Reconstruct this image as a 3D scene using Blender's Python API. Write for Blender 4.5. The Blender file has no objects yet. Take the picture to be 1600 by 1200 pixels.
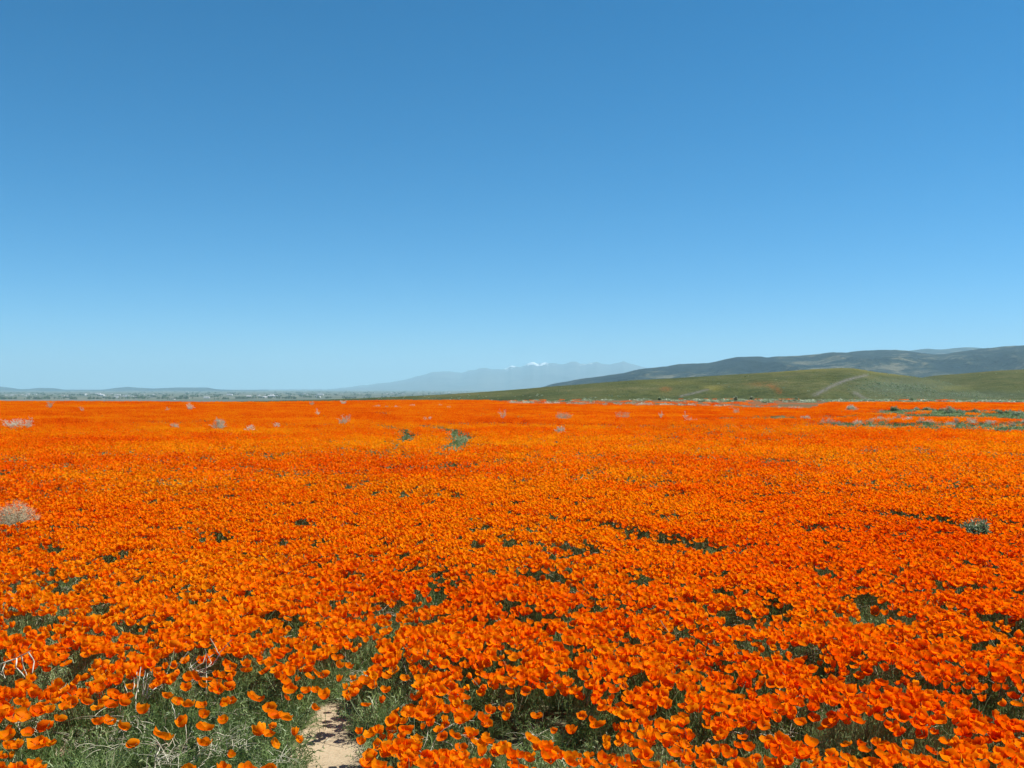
import bpy, math, random
import numpy as np
from mathutils import Vector, Matrix

random.seed(7)
RNG = np.random.default_rng(11)
sc = bpy.context.scene
col = sc.collection

# ------------------------------------------------------------------ camera
F = 1600 * 35.0 / 36.0            # focal length in pixels of the 1600 px wide frame
CAMZ = 1.6
PITCH = math.atan(7 / F)
cam_d = bpy.data.cameras.new('camera')
cam_d.lens = 35; cam_d.sensor_width = 36
cam_d.clip_start = 0.05; cam_d.clip_end = 200000
cam = bpy.data.objects.new('camera', cam_d)
cam.location = (0, 0, CAMZ)
cam.rotation_euler = (math.pi / 2 + PITCH, 0, 0)
col.objects.link(cam)
sc.camera = cam

# ------------------------------------------------------------------ light
SUN_EL = math.radians(54)
SUN_AZ = math.radians(82)         # clockwise from the view direction (+Y): from the right
sunv = Vector((math.sin(SUN_AZ) * math.cos(SUN_EL), math.cos(SUN_AZ) * math.cos(SUN_EL), math.sin(SUN_EL)))
sd = bpy.data.lights.new('sun', 'SUN')
sd.energy = 5.0; sd.angle = math.radians(0.5); sd.color = (1.0, 0.955, 0.88)
so = bpy.data.objects.new('sun', sd)
so.rotation_euler = sunv.to_track_quat('Z', 'Y').to_euler()
col.objects.link(so)
world = bpy.data.worlds.new('World'); sc.world = world; world.use_nodes = True
wn = world.node_tree; wn.nodes.clear()
sky = wn.nodes.new('ShaderNodeTexSky'); sky.sky_type = 'NISHITA'; sky.sun_disc = False
sky.sun_elevation = SUN_EL; sky.sun_rotation = SUN_AZ
sky.air_density = 0.7; sky.dust_density = 0.1; sky.ozone_density = 10.0; sky.altitude = 800
hs = wn.nodes.new('ShaderNodeHueSaturation'); hs.inputs['Saturation'].default_value = 1.23; hs.inputs['Hue'].default_value = 0.486
bg = wn.nodes.new('ShaderNodeBackground'); bg.inputs['Strength'].default_value = 0.088
wo = wn.nodes.new('ShaderNodeOutputWorld')
wn.links.new(sky.outputs[0], hs.inputs['Color']); wn.links.new(hs.outputs[0], bg.inputs['Color'])
wn.links.new(bg.outputs[0], wo.inputs['Surface'])
sc.view_settings.view_transform = 'Standard'
sc.view_settings.look = 'None'
sc.view_settings.exposure = 0.6
sc.view_settings.gamma = 1.0
sc.view_settings.use_curve_mapping = False
sc.render.engine = 'CYCLES'
sc.cycles.use_denoising = True
sc.cycles.max_bounces = 6
sc.cycles.diffuse_bounces = 4
sc.cycles.transmission_bounces = 4
sc.cycles.volume_bounces = 3
sc.cycles.transparent_max_bounces = 8

# ------------------------------------------------------------------ helpers
CP, SP = math.cos(PITCH), math.sin(PITCH)
def ray(px, py):
    u = (px - 800) / F; v = (600 - py) / F
    return u, CP - v * SP, SP + v * CP
def at_z(px, py, z=0.2):
    """ground point whose height z is seen at photo pixel px,py"""
    a, b, c = ray(px, py)
    t = (z - CAMZ) / c
    return a * t, b * t
def at_y(px, py, Y):
    a, b, c = ray(px, py)
    t = Y / b
    return Vector((a * t, Y, CAMZ + c * t))
def proj(x, y, z):
    dz = z - CAMZ
    d = y * CP + dz * SP; v = -y * SP + dz * CP
    return 800 + F * x / d, 600 - F * v / d

def smooth(a, b, x):
    t = np.clip((x - a) / (b - a), 0, 1)
    return t * t * (3 - 2 * t)

def vnoise(x, y, seed=0):
    x = np.asarray(x, float); y = np.asarray(y, float)
    xi = np.floor(x).astype(np.int64); yi = np.floor(y).astype(np.int64)
    fx = x - xi; fy = y - yi
    fx = fx * fx * fx * (fx * (fx * 6 - 15) + 10); fy = fy * fy * fy * (fy * (fy * 6 - 15) + 10)
    def h(a, b):
        n = (a * 374761393 + b * 668265263 + seed * 974634777) & 0xFFFFFFFF
        n = ((n ^ (n >> 13)) * 1274126177) & 0xFFFFFFFF
        n = ((n ^ (n >> 16)) * 2246822519) & 0xFFFFFFFF
        return ((n ^ (n >> 15)) & 0xFFFFFF) / float(0xFFFFFF)
    a = h(xi, yi); b = h(xi + 1, yi); c = h(xi, yi + 1); d = h(xi + 1, yi + 1)
    return (a * (1 - fx) + b * fx) * (1 - fy) + (c * (1 - fx) + d * fx) * fy
def fbm(x, y, oct=4, seed=0):
    s = 0; a = 0.5; t = 0
    for k in range(oct):
        s = s + a * vnoise(x * 2 ** k + 17.3 * k, y * 2 ** k - 9.1 * k, seed + k); t += a; a *= 0.5
    return s / t

def tag(o, label=None, cat=None, group=None, kind=None):
    if label: o['label'] = label
    if cat: o['category'] = cat
    if group: o['group'] = group
    if kind: o['kind'] = kind
    return o
def link(name, me, parent=None, mat=None):
    if mat is not None and not me.materials: me.materials.append(mat)
    o = bpy.data.objects.new(name, me); col.objects.link(o)
    if parent is not None: o.parent = parent
    return o
def empty(name, loc=(0, 0, 0), rz=0):
    o = bpy.data.objects.new(name, None); o.location = loc; o.rotation_euler = (0, 0, rz)
    o.empty_display_size = 0.05
    col.objects.link(o); return o

class MB:
    """collects vertices, faces and per-vertex float attributes"""
    def __init__(s): s.v = []; s.f = []; s.a = {}
    def add(s, verts, faces, **attr):
        b = len(s.v)
        s.v.extend([tuple(p) for p in verts])
        s.f.extend([tuple(i + b for i in f) for f in faces])
        for k in set(list(attr) + list(s.a)):
            L = s.a.setdefault(k, [0.0] * b)
            val = attr.get(k, 0.0)
            if hasattr(val, '__len__'): L.extend(val)
            else: L.extend([val] * len(verts))
        return b
    def tube(s, pts, r0, r1, n=4, **attr):
        pts = [Vector(p) for p in pts]
        m = len(pts); vs = []; fs = []
        for i, p in enumerate(pts):
            d = (pts[min(i + 1, m - 1)] - pts[max(i - 1, 0)])
            if d.length < 1e-9: d = Vector((0, 0, 1))
            d.normalize()
            u = d.cross(Vector((0.3, 0.2, 1)) if abs(d.z) < 0.9 else Vector((1, 0, 0.1))).normalized()
            w = d.cross(u)
            r = r0 + (r1 - r0) * i / max(1, m - 1)
            for k in range(n):
                a = 2 * math.pi * k / n
                vs.append(p + (u * math.cos(a) + w * math.sin(a)) * r)
        for i in range(m - 1):
            for k in range(n):
                a = i * n + k; b = i * n + (k + 1) % n
                fs.append((a, b, b + n, a + n))
        s.add(vs, fs, **attr)
    def mesh(s, name, mat=None, smoothed=True):
        me = bpy.data.meshes.new(name)
        me.from_pydata(s.v, [], s.f)
        for k, L in s.a.items():
            at = me.attributes.new(k, 'FLOAT', 'POINT'); at.data.foreach_set('value', np.array(L, dtype=np.float32))
        if smoothed: me.polygons.foreach_set('use_smooth', [True] * len(me.polygons))
        if mat: me.materials.append(mat)
        me.update(); return me

def grid_mesh(name, X, Y, Z, attrs=None, mat=None, smoothed=True, wrap=False):
    R, C = X.shape
    me = bpy.data.meshes.new(name)
    co = np.stack([X, Y, Z], -1).reshape(-1, 3).astype(np.float32)
    idx = np.arange(R * C).reshape(R, C)
    if wrap: idx = np.concatenate([idx, idx[:, :1]], 1)
    q = np.stack([idx[:-1, :-1], idx[:-1, 1:], idx[1:, 1:], idx[1:, :-1]], -1).reshape(-1, 4)
    me.vertices.add(len(co)); me.vertices.foreach_set('co', co.ravel())
    me.loops.add(q.size); me.loops.foreach_set('vertex_index', q.ravel().astype(np.int32))
    me.polygons.add(len(q)); me.polygons.foreach_set('loop_start', (np.arange(len(q)) * 4).astype(np.int32))
    if smoothed: me.polygons.foreach_set('use_smooth', np.ones(len(q), dtype=bool))
    for k, v in (attrs or {}).items():
        at = me.attributes.new(k, 'FLOAT', 'POINT'); at.data.foreach_set('value', v.ravel().astype(np.float32))
    me.update(calc_edges=True); me.validate()
    if mat: me.materials.append(mat)
    return me

# ------------------------------------------------------------------ materials
class NT:
    def __init__(s, name):
        s.m = bpy.data.materials.new(name); s.m.use_nodes = True
        s.t = s.m.node_tree; s.t.nodes.clear()
        s.out = s.n('ShaderNodeOutputMaterial')
    def n(s, typ, **kw):
        nd = s.t.nodes.new(typ)
        for k, v in kw.items(): setattr(nd, k, v)
        return nd
    def put(s, sock, v):
        if isinstance(v, bpy.types.NodeSocket): s.t.links.new(v, sock)
        elif isinstance(v, (tuple, list)) and len(v) == 3 and sock.type == 'RGBA': sock.default_value = (*v, 1)
        else: sock.default_value = v
    def attr(s, name, typ='GEOMETRY'):
        return s.n('ShaderNodeAttribute', attribute_name=name, attribute_type=typ).outputs['Fac']
    def math(s, op, a, b=0.0, c=None, clamp=False):
        nd = s.n('ShaderNodeMath', operation=op, use_clamp=clamp)
        s.put(nd.inputs[0], a); s.put(nd.inputs[1], b)
        if c is not None: s.put(nd.inputs[2], c)
        return nd.outputs[0]
    def mix(s, f, a, b, blend='MIX'):
        nd = s.n('ShaderNodeMix', data_type='RGBA', blend_type=blend)
        s.put(nd.inputs[0], f); s.put(nd.inputs[6], a); s.put(nd.inputs[7], b)
        return nd.outputs[2]
    def noise(s, scale, detail=4, rough=0.55, vec=None, mscale=None, out='Fac'):
        nd = s.n('ShaderNodeTexNoise'); nd.inputs['Scale'].default_value = scale
        nd.inputs['Detail'].default_value = detail; nd.inputs['Roughness'].default_value = rough
        if vec is None: vec = s.n('ShaderNodeNewGeometry').outputs['Position']
        if mscale is not None:
            mp = s.n('ShaderNodeMapping'); mp.inputs['Scale'].default_value = mscale
            s.t.links.new(vec, mp.inputs[0]); vec = mp.outputs[0]
        s.t.links.new(vec, nd.inputs['Vector']); return nd.outputs[out]
    def step(s, v, a, b):
        nd = s.n('ShaderNodeMapRange', interpolation_type='SMOOTHSTEP')
        s.put(nd.inputs[0], v); nd.inputs[1].default_value = a; nd.inputs[2].default_value = b
        return nd.outputs[0]
    def ramp(s, v, stops):
        nd = s.n('ShaderNodeValToRGB'); cr = nd.color_ramp
        while len(cr.elements) < len(stops): cr.elements.new(0.5)
        for e, (p, c) in zip(cr.elements, stops): e.position = p; e.color = (*c, 1)
        s.put(nd.inputs[0], v); return nd.outputs[0]
    def surf(s, sh): s.t.links.new(sh, s.out.inputs['Surface']); return s.m
    def principled(s, colr, rough=0.8, spec=0.2, bump=None, dist=0.01, strength=0.6):
        p = s.n('ShaderNodeBsdfPrincipled'); s.put(p.inputs['Base Color'], colr)
        s.put(p.inputs['Roughness'], rough); p.inputs['Specular IOR Level'].default_value = spec
        if bump is not None:
            b = s.n('ShaderNodeBump'); b.inputs['Distance'].default_value = dist; b.inputs['Strength'].default_value = strength
            s.put(b.inputs['Height'], bump); s.t.links.new(b.outputs[0], p.inputs['Normal'])
        return p.outputs[0]
    def leafy(s, colr, trans=0.35, gloss=0.03, rough=0.45, tcol=None, gc=(1, 1, 1)):
        d = s.n('ShaderNodeBsdfDiffuse'); t = s.n('ShaderNodeBsdfTranslucent'); g = s.n('ShaderNodeBsdfGlossy')
        s.put(d.inputs['Color'], colr); s.put(t.inputs['Color'], tcol if tcol is not None else colr)
        g.inputs['Roughness'].default_value = rough; g.inputs['Color'].default_value = (*gc, 1)
        m1 = s.n('ShaderNodeMixShader'); m1.inputs[0].default_value = trans
        s.t.links.new(d.outputs[0], m1.inputs[1]); s.t.links.new(t.outputs[0], m1.inputs[2])
        m2 = s.n('ShaderNodeMixShader'); m2.inputs[0].default_value = gloss
        s.t.links.new(m1.outputs[0], m2.inputs[1]); s.t.links.new(g.outputs[0], m2.inputs[2])
        return m2.outputs[0]

def poppy_material():
    s = NT('poppy_petal')
    rnd = s.n('ShaderNodeObjectInfo').outputs['Random']
    t = s.math('MULTIPLY', s.math('SUBTRACT', rnd, 0.5), 0.42)
    t = s.math('ADD', t, s.attr('tint', 'INSTANCER'))
    t = s.math('ADD', t, s.attr('ftint'))
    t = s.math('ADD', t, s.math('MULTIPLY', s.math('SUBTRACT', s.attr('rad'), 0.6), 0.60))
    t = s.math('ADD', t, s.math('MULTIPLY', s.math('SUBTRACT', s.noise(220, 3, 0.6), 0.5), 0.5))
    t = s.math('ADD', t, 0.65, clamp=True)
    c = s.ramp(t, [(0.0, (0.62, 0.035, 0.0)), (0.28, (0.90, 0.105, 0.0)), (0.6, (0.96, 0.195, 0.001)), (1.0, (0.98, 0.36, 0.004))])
    tc = s.mix(1.0, c, (1.0, 0.95, 0.6), 'MULTIPLY')
    return s.surf(s.leafy(c, 0.50, 0.006, 0.6, tc, (1, 0.7, 0.35)))
M_POPPY = poppy_material()

def foliage_material(name, cols, trans=0.3, rndk=0.5):
    s = NT(name)
    rnd = s.n('ShaderNodeObjectInfo').outputs['Random']
    t = s.math('ADD', s.math('MULTIPLY', s.math('SUBTRACT', rnd, 0.5), rndk), s.attr('ftint'))
    t = s.math('ADD', t, s.attr('tint', 'INSTANCER'))
    t = s.math('ADD', t, 0.5, clamp=True)
    n = len(cols)
    c = s.ramp(t, [(i / (n - 1), k) for i, k in enumerate(cols)])
    c = s.mix(s.attr('dry'), c, (0.50, 0.46, 0.33))
    return s.surf(s.leafy(c, trans, 0.04, 0.5))
M_LEAF = foliage_material('poppy_leaf', [(0.055, 0.095, 0.024), (0.12, 0.20, 0.050), (0.21, 0.31, 0.10), (0.36, 0.45, 0.21)])
M_SAGE = foliage_material('sage_leaf', [(0.13, 0.19, 0.08), (0.24, 0.32, 0.16), (0.36, 0.43, 0.25), (0.50, 0.55, 0.38)], 0.35)
def dry_material():
    s = NT('dry_stem')
    n = s.noise(35, 3)
    rnd = s.n('ShaderNodeObjectInfo').outputs['Random']
    t = s.math('ADD', s.math('MULTIPLY', rnd, 0.4), s.math('MULTIPLY', n, 0.6))
    c = s.ramp(t, [(0.2, (0.40, 0.34, 0.22)), (0.5, (0.62, 0.59, 0.43)), (0.8, (0.82, 0.78, 0.62))])
    return s.surf(s.leafy(c, 0.1, 0.02))
M_DRY = dry_material()
def simple(name, c, rough=0.8, trans=None):
    s = NT(name)
    n = s.noise(60, 2)
    cc = s.mix(s.math('MULTIPLY', n, 0.5), c, tuple(k * 0.6 for k in c))
    if trans is not None: return s.surf(s.leafy(cc, trans))
    return s.surf(s.principled(cc, rough))
M_STEM = simple('green_stem', (0.16, 0.22, 0.08), trans=0.2)
M_BROWN = simple('brown_twig', (0.62, 0.54, 0.33), trans=0.1)
M_STAMEN = simple('stamen', (0.85, 0.32, 0.01))

# ------------------------------------------------------------------ flower cover map, in metres on the field
def ell(px, py, rx, ry, k=1.0, grow=1.0, z=0.15):
    x, y = at_z(px, py, z)
    return (x, y, 0.9 * rx / F * y, (0.78 if grow else 1) * ry * y * y / (F * 1.45) + 0.012 * y * grow, k)
HOLES = [ell(*e) for e in [
    (240, 1168, 250, 92), (230, 1225, 260, 40), (450, 1215, 130, 40), (430, 1125, 78, 52), (470, 1165, 60, 30), (508, 1088, 44, 76), (560, 1052, 40, 42), (520, 1165, 42, 60), (610, 1125, 52, 22), (580, 1175, 25, 14),
    (860, 1128, 62, 18), (895, 1165, 88, 36), (830, 1165, 40, 34), (1100, 1178, 24, 26), (1170, 1112, 38, 14), (1262, 1056, 26, 22), (1325, 1101, 60, 17),
    (1400, 1098, 62, 20), (1355, 967, 34, 20), (1222, 975, 28, 12), (1375, 1182, 40, 22), (1575, 1142, 50, 24), (1570, 1000, 28, 16), (1490, 940, 30, 8),
    (1590, 965, 25, 6), (1440, 1190, 60, 16), (1290, 1182, 72, 26), (1145, 990, 58, 14), (1060, 967, 32, 5), (1000, 935, 26, 10), (925, 968, 12, 14),
    (900, 950, 14, 8), (850, 992, 30, 7), (868, 1035, 14, 12), (905, 1055, 35, 6), (980, 1068, 25, 6), (1050, 1012, 26, 6), (1122, 1065, 18, 12),
    (1180, 1040, 24, 12), (692, 940, 32, 11), (520, 975, 9, 8), (600, 985, 34, 9), (690, 992, 20, 8), (605, 1040, 24, 12), (775, 1125, 42, 22),
    (22, 950, 28, 14), (80, 908, 12, 6), (125, 947, 20, 7), (155, 975, 12, 10), (265, 968, 14, 14), (115, 1068, 24, 16), (290, 1075, 50, 22),
    (345, 1105, 70, 14), (1200, 1060, 12, 8),
    (150, 830, 10, 3), (300, 828, 13, 3), (335, 848, 32, 6), (85, 872, 22, 4), (185, 882, 27, 5), (62, 778, 12, 2), (75, 812, 15, 2), (28, 765, 10, 2),
    (12, 748, 15, 2), (165, 741, 8, 2), (437, 747, 10, 2), (480, 776, 15, 2), (547, 769, 15, 3), (582, 782, 12, 2), (672, 796, 18, 3), (735, 810, 12, 3),
    (765, 815, 8, 2), (425, 820, 9, 3), (525, 821, 10, 2), (605, 862, 16, 7), (715, 785, 15, 2), (610, 737, 20, 1), (1025, 818, 12, 2), (1055, 820, 16, 2),
    (1170, 795, 8, 4), (997, 805, 6, 3), (950, 810, 15, 2), (1055, 690, 16, 1), (1092, 715, 12, 1), (1175, 750, 10, 1), (1182, 689, 12, 1),
    (1350, 812, 14, 2), (1317, 827, 8, 5), (1525, 812, 14, 5), (1595, 848, 22, 5), (1530, 838, 38, 6), (1440, 722, 20, 1), (1535, 742, 7, 1),
    (1395, 737, 14, 1), (1520, 735, 8, 1), (1210, 767, 12, 1), (876, 680, 28, 1), (630, 915, 8, 4), (1130, 920, 20, 4), (1290, 915, 25, 5), (440, 1060, 8, 6),
    (1400, 930, 14, 4), (985, 1100, 10, 6), (1060, 1130, 14, 8)]]
def line_pts(pts):
    return [at_z(px, py, 0.12) for px, py in pts]
TRACKS = [  # polyline, half width in metres, strength
    (line_pts([(588, 665), (605, 670), (625, 676), (640, 682), (636, 692), (617, 700)]), 0.25, 1.0),
    (line_pts([(660, 666), (680, 671), (698, 676), (715, 680), (723, 690), (718, 700), (702, 709)]), 0.32, 1.0),
    (line_pts([(617, 702), (625, 714), (655, 731), (710, 736), (735, 740), (750, 745)]), 0.16, 0.7),
    (line_pts([(850, 826), (900, 834), (935, 838), (970, 848), (1012, 859), (1050, 864), (1085, 869), (1105, 877)]), 0.17, 0.8),
    (line_pts([(900, 765), (960, 761), (985, 766), (1035, 778), (1065, 781)]), 0.16, 0.75),
    (line_pts([(1230, 803), (1290, 805)]), 0.18, 0.9),
    (line_pts([(1290, 762), (1330, 765), (1362, 767), (1400, 768), (1442, 766)]), 0.17, 0.8),
    (line_pts([(1465, 768), (1512, 774)]), 0.25, 0.95),
    (line_pts([(1400, 818), (1435, 827), (1462, 825), (1490, 832)]), 0.20, 0.95),
]
SAND = [ell(*e, grow=0.0, z=0.0) for e in [(510, 1128, 34, 26), (505, 1160, 42, 26), (518, 1190, 44, 34), (486, 1172, 32, 22), (478, 1150, 14, 8), (545, 1180, 18, 20), (530, 1230, 44, 60), (112, 1178, 34, 16), (90, 1124, 12, 7), (600, 986, 12, 2)]]
STRAW = [ell(*e, grow=0.0, z=0.05) for e in [(130, 1168, 66, 26), (255, 1092, 60, 30), (280, 1190, 120, 22), (232, 1068, 18, 16), (12, 952, 24, 14), (600, 985, 40, 4),
                                     (355, 1180, 60, 20), (560, 1080, 30, 25), (1325, 1105, 50, 14), (40, 1140, 30, 30), (1200, 1192, 40, 12), (310, 1045, 30, 10)]]
def ellmask(E, x, y, soft=0.35):
    m = np.zeros_like(x)
    wx = (vnoise(x * 3.3, y * 3.3, 91) - 0.5) ; wy = (vnoise(x * 3.3, y * 3.3, 92) - 0.5)
    for (cx, cy, rx, ry, k) in E:
        r = np.hypot((x - cx) / rx + 0.7 * wx, (y - cy) / ry + 0.7 * wy)
        m = np.maximum(m, k * (1 - smooth(1 - soft, 1 + soft, r)))
    return m
def linemask(L, x, y):
    m = np.zeros_like(x)
    for pts, hw, k in L:
        d = np.full_like(x, 1e9)
        for (ax, ay), (bx, by) in zip(pts[:-1], pts[1:]):
            dx, dy = bx - ax, by - ay
            t = np.clip(((x - ax) * dx + (y - ay) * dy) / (dx * dx + dy * dy), 0, 1)
            d = np.minimum(d, np.hypot(x - ax - t * dx, y - ay - t * dy))
        d = d + (vnoise(x * 2, y * 2, 77) - 0.5) * hw * 1.2
        m = np.maximum(m, k * (1 - smooth(hw * 0.7, hw * 1.5, d)))
    return m
def edge_far(px):
    """distance at which the field ends, by bearing"""
    return np.interp(px, [-400, 0, 200, 400, 560, 760, 800, 1000, 1270, 1300, 1700, 2200],
                         [125, 122, 112, 103, 115, 117, 92, 86, 70, 106, 108, 110])
def bearing(x, y): return 800 + F * x / np.maximum(y, 0.1)
def cover(x, y):
    d = np.hypot(x, y); px = bearing(x, y)
    n = fbm(x * 1.1 + 0.5 * y, y * 0.8, 4, 5)              # drifts
    n2 = fbm(x * 0.16 + 0.07 * y, y * 0.11, 3, 8)
    n3 = fbm(x * 3.4, y * 3.4, 2, 15)
    near = 1 - smooth(4.5, 10, d)
    c = smooth(0.255, 0.46, n * 0.5 + n3 * 0.5 - near * 0.02 + (n2 - 0.5) * 0.15)
    c = np.maximum(c, 0.12)
    right = smooth(900, 1500, px) * smooth(12, 28, d)
    c = c * (1 - 0.5 * right * smooth(0.50, 0.62, n * 0.6 + n2 * 0.4))
    c = c * (1 - np.clip(ellmask(HOLES, x, y, 0.5) * 1.1 - 0.35 * fbm(x * 6, y * 6, 2, 19) * (np.hypot(x, y) > 4.6), 0, 1)) * (1 - linemask(TRACKS, x, y))
    # the strips across the right of the field
    wob = (fbm(x * 0.05, y * 0.05, 2, 31) - 0.5) * 6
    s1 = smooth(1230, 1330, px) * smooth(36.5, 38.0, d + wob * 0.4) * (1 - smooth(44.0, 45.0, d + wob * 0.4))
    n2_ = np.interp(px, [1330, 1450, 1600], [61, 52, 47.5]); s2 = smooth(1290, 1400, px) * smooth(0, 2, d + wob * 0.6 - n2_) * (1 - smooth(70, 73, d + wob))
    s3 = (1 - np.abs(np.clip((px - 1190) / 150, -1, 1))) * smooth(46, 48, d + wob) * (1 - smooth(50, 51, d + wob))
    c = c * (1 - 0.93 * s1) * (1 - 0.97 * s2) * (1 - 0.5 * s3)
    thin = smooth(18, 45, d) * smooth(0.50, 0.64, fbm(x * 0.14, y * 0.30, 4, 44)) * np.interp(px, [300, 900], [0.35, 0.75])
    c = c * (1 - thin)
    return c * (1 - smooth(-1.5, 1.5, d - edge_far(px)))
def sand(x, y): return ellmask(SAND, x, y, 0.2)

# ------------------------------------------------------------------ ground
VALLEY = -50.0
def ground_z(x, y):
    d = np.hypot(x, y)
    px = np.where(y > 1, bearing(x, y), np.where(x > 0, 3000, -2000))
    z = (fbm(x * 0.22, y * 0.22, 3, 2) - 0.5) * 0.10 * smooth(1, 8, d)
    z = z + (fbm(x * 1.6, y * 1.6, 3, 3) - 0.5) * 0.05
    # the left side of the plateau falls away to the valley; the right is a gentle plain under the hills
    lf = 1 - smooth(620, 1000, px)
    e = np.where(lf > 0, 118, 118)
    u = np.maximum(d - e, 0)
    zl = -(u * 0.018 + np.minimum(u, 900) ** 2 * 0.00004); zl = np.maximum(zl, VALLEY)
    zr = -3.8 * smooth(110, 420, d) - 46.2 * smooth(900, 3500, d)
    zfar = lf * zl + (1 - lf) * zr
    rough = (fbm(x / 160, y / 160, 4, 6) - 0.5) * 5 * smooth(250, 1500, d)
    return z * (1 - smooth(100, 160, d)) + zfar + rough * 0.5

def ground_material():
    s = NT('ground')
    pos = s.n('ShaderNodeNewGeometry').outputs['Position']
    ln = s.n('ShaderNodeVectorMath', operation='LENGTH'); s.t.links.new(pos, ln.inputs[0]); dist = ln.outputs['Value']
    grit = s.noise(90, 5, 0.7); blot = s.noise(6, 4)
    soil = s.ramp(s.math('ADD', s.math('MULTIPLY', grit, 0.6), s.math('MULTIPLY', blot, 0.4)),
                  [(0.25, (0.22, 0.16, 0.095)), (0.5, (0.42, 0.33, 0.21)), (0.75, (0.55, 0.45, 0.31))])
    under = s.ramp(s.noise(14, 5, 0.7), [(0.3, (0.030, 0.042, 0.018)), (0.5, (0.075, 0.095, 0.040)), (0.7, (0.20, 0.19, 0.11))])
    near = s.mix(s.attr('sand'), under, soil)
    # the plain and the valley floor: pasture, scrub, fallow fields in long strips
    f1 = s.noise(0.020, 5, 0.6, mscale=(1, 0.5, 1)); f2 = s.noise(0.0016, 6, 0.65, mscale=(0.45, 1.6, 1))
    plain = s.ramp(f1, [(0.3, (0.050, 0.058, 0.028)), (0.5, (0.080, 0.086, 0.042)), (0.68, (0.14, 0.13, 0.075))])
    plain = s.mix(s.math('MULTIPLY', s.attr('bloom'), s.step(s.noise(0.12, 4, 0.6, mscale=(1, 0.6, 1)), 0.38, 0.62)), plain, (0.26, 0.075, 0.018))
    valley = s.ramp(f2, [(0.28, (0.045, 0.065, 0.040)), (0.46, (0.085, 0.10, 0.06)), (0.56, (0.17, 0.16, 0.11)), (0.66, (0.07, 0.09, 0.055)), (0.78, (0.32, 0.29, 0.22))])
    far = s.mix(s.step(dist, 600, 2500), plain, valley)
    c = s.mix(s.step(dist, 60, 125), near, far)
    return s.surf(s.principled(c, 0.95, 0.1, grit, 0.004, 0.7))
radii = [0.3]
while radii[-1] < 75000: radii.append(radii[-1] * (1.011 if radii[-1] < 12 else 1.016 if radii[-1] < 400 else 1.022))
radii = np.array(radii)
az = np.concatenate([np.radians(np.arange(-36, 36, 0.16)), np.radians(np.arange(36, 324, 6))])
RR, AA = np.meshgrid(radii, az, indexing='ij')
GX, GY = RR * np.sin(AA), RR * np.cos(AA)
GZ = ground_z(GX, GY)
PXg = np.where(GY > 1, bearing(GX, GY), -5000)
nearm = RR < 14
sn = np.zeros_like(GX); sn[nearm] = sand(GX[nearm], GY[nearm])
bl = smooth(900, 1100, PXg) * smooth(60, 75, RR) * (1 - smooth(170, 330, RR)) * (PXg < 3000)
bl = bl * (1 - smooth(1260, 1320, PXg) * (1 - smooth(76, 100, RR)))
bl = np.maximum(bl, 0.8 * smooth(780, 860, PXg) * smooth(80, 100, RR) * (1 - smooth(260, 420, RR)))
g = link('ground', grid_mesh('ground', GX, GY, GZ, {'sand': sn, 'bloom': bl}, ground_material(), wrap=True))
tag(g, 'level ground under the flowers running out to the flat valley', kind='structure')
# a lid under the eye point
def hz(x, y): return ground_z(np.array([x], float), np.array([y], float))[0]

# ------------------------------------------------------------------ hills and mountains
def ridge(name, sil, R, R0, back, zb, mat, gully=0.5, freq=6.0, seed=0, bumps=0.0, extra=None, step=3, rows=70, jag=0.0, label=''):
    """a range of hills: sil gives (bearing pixel, crest pixel) pairs; R the crest distance, R0 the foot"""
    px = np.arange(sil[0][0], sil[-1][0] + step, step, dtype=float)
    py = np.interp(px, [p[0] for p in sil], [p[1] for p in sil])
    k = np.array([0.25, 0.5, 0.25]); 
    for _ in range(2): py = np.convolve(np.pad(py, 1, 'edge'), k, 'valid')
    if jag: py = py + (fbm(px * 0.12, px * 0 + 3, 4, seed + 50) - 0.5) * jag
    fr = np.concatenate([np.linspace(0, 1, rows), 1 + np.linspace(0.03, 1, rows // 3) ** 1.5 * back])
    T, PX = np.meshgrid(fr, px, indexing='ij')
    PY = np.interp(PX, px, py)
    Rc = R * (1 + 0.16 * (fbm(PX * 0.006, PX * 0 + 1.5, 3, seed) - 0.5) * 2)
    D = R0 + (Rc - R0) * np.minimum(T, 1) + np.maximum(T - 1, 0) * R
    a = (PX - 800) / F
    Y = D; X = a * D
    crest = CAMZ + (607 - PY) * Rc / F
    n = fbm(X / R * freq, Y / R * freq * 0.45, 5, seed + 1)
    n = 1 - np.abs(2 * n - 1) * 1.6
    e = 0.75 + gully * 1.6 * (1 - n)
    t = np.minimum(T, 1)
    if callable(zb): zb = zb(PX)
    Zf = t ** e
    Zf = Zf * (1 - t) + t * smooth(0, 1, t * 0.98 + 0.02) ** 0.6
    Zb = np.clip(1 - np.maximum(T - 1, 0) / back, 0, 1) ** 1.3
    Z = zb + (crest - zb) * np.where(T <= 1, Zf, Zb)
    # keep everything in front of the crest under its sight line
    lim = CAMZ + (607 - PY - 0.25 * (t < 0.985)) * D / F
    Z = np.where((T < 1), np.minimum(Z, np.maximum(lim, zb)), Z)
    if bumps: Z = Z + bumps * (fbm(X / 9, Y / 9, 3, seed + 9) - 0.5) * (T < 0.97)
    at = {'t': T, 'px': (PX) / 1600.0}
    if extra: at.update(extra(X, Y, Z, T, PX, PY, crest))
    o = link(name, grid_mesh(name, X, Y, Z, at, mat))
    tag(o, label, kind='structure')
    return o, (X, Y, Z, T, PX)

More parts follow.
